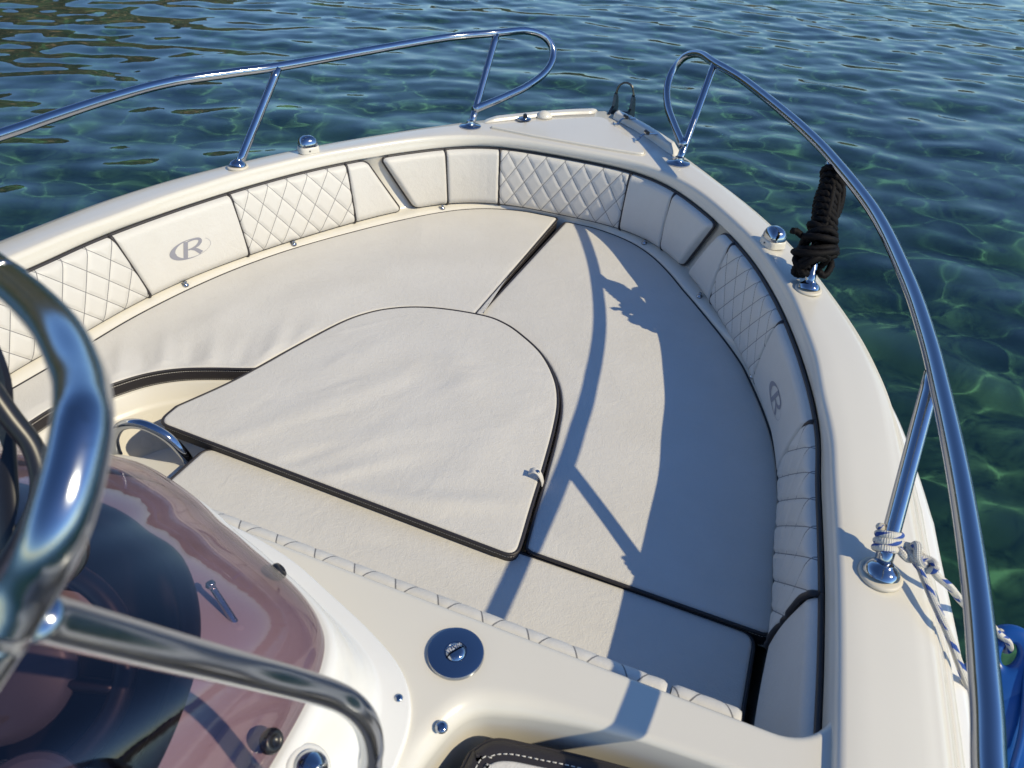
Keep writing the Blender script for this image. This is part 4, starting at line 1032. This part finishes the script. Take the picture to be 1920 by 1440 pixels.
m, nt, b, lk = new_mat('sea_water')
b.inputs['Base Color'].default_value = (.70, .93, .88, 1); b.inputs['Roughness'].default_value = 0.0; b.inputs['IOR'].default_value = 1.333; b.inputs['Transmission Weight'].default_value = 1.0
me.materials.append(m); sea = bpy.data.objects.new('sea', me); COL.objects.link(sea); tag(sea, kind='structure')
sea.cycles.is_caustics_caster = True

m, nt, b, lk = new_mat('sand_and_weed'); b.inputs['Roughness'].default_value = 1.0; b.inputs['Specular IOR Level'].default_value = 0.0
tc = nt.nodes.new('ShaderNodeTexCoord'); n1 = N(nt, 'ShaderNodeTexNoise', i_Scale=.55, i_Detail=7.0, i_Roughness=.6); lk.new(tc.outputs['Object'], n1.inputs['Vector'])
cr = nt.nodes.new('ShaderNodeValToRGB'); cr.color_ramp.elements[0].position = .38; cr.color_ramp.elements[0].color = (.030, .082, .052, 1); cr.color_ramp.elements[1].position = .68; cr.color_ramp.elements[1].color = (.080, .165, .100, 1)
lk.new(n1.outputs[0], cr.inputs[0]); lk.new(cr.outputs[0], b.inputs['Base Color'])
gx = np.concatenate([[-900, -300, -90], np.linspace(-40, 40, 120), [90, 300, 900]]); Xb, Yb = np.meshgrid(gx, gx, indexing='ij')
Zb = -3.05+.12*np.sin(Xb*.31+1)*np.sin(Yb*.27)+.05*np.sin(Xb*1.1)*np.cos(Yb*.9+.4)
V, F, U = gridmesh(np.stack([Xb, Yb, Zb], -1)); bed = mesh('seabed', V, F, m); tag(bed, kind='structure'); bed.cycles.is_caustics_receiver = True

# wooded shore beyond the port bow, its dark image broken by ripples; unseen low land added ahead and to starboard hides bright horizon from the water
m, nt, b, lk = new_mat('wooded_slope'); b.inputs['Roughness'].default_value = 1.0
tc = nt.nodes.new('ShaderNodeTexCoord'); n1 = N(nt, 'ShaderNodeTexNoise', i_Scale=.35, i_Detail=8.0, i_Roughness=.7); lk.new(tc.outputs['Object'], n1.inputs['Vector'])
cr = nt.nodes.new('ShaderNodeValToRGB'); cr.color_ramp.elements[0].position = .42; cr.color_ramp.elements[0].color = (.020, .028, .012, 1); cr.color_ramp.elements[1].position = .62; cr.color_ramp.elements[1].color = (.30, .22, .12, 1)
e = cr.color_ramp.elements.new(.54); e.color = (.045, .05, .02, 1)
lk.new(n1.outputs[0], cr.inputs[0]); lk.new(cr.outputs[0], b.inputs['Base Color'])
az = np.radians(np.linspace(-128, 84, 220)); G = []
for a in az:
    dgr = math.degrees(a); top = np.interp(dgr, [-128, -115, -60, -48, -38, -26, 0, 45, 70, 84], [1, 10, 27, 22, 12, 8, 7.5, 7, 4, 1])
    row = []
    for k in np.linspace(0, 1, 14):
        D_ = 46+70*k; h = -1.2+top*(k**.7)+1.6*math.sin(a*90+k*9)*k+1.0*math.sin(a*210+k*23)*k
        row.append((D_*math.sin(a), D_*math.cos(a), h))
    G.append(row)
V, F, U = gridmesh(G); hl = mesh('hills_and_horizon_screen', V, F, m); tag(hl, kind='structure')
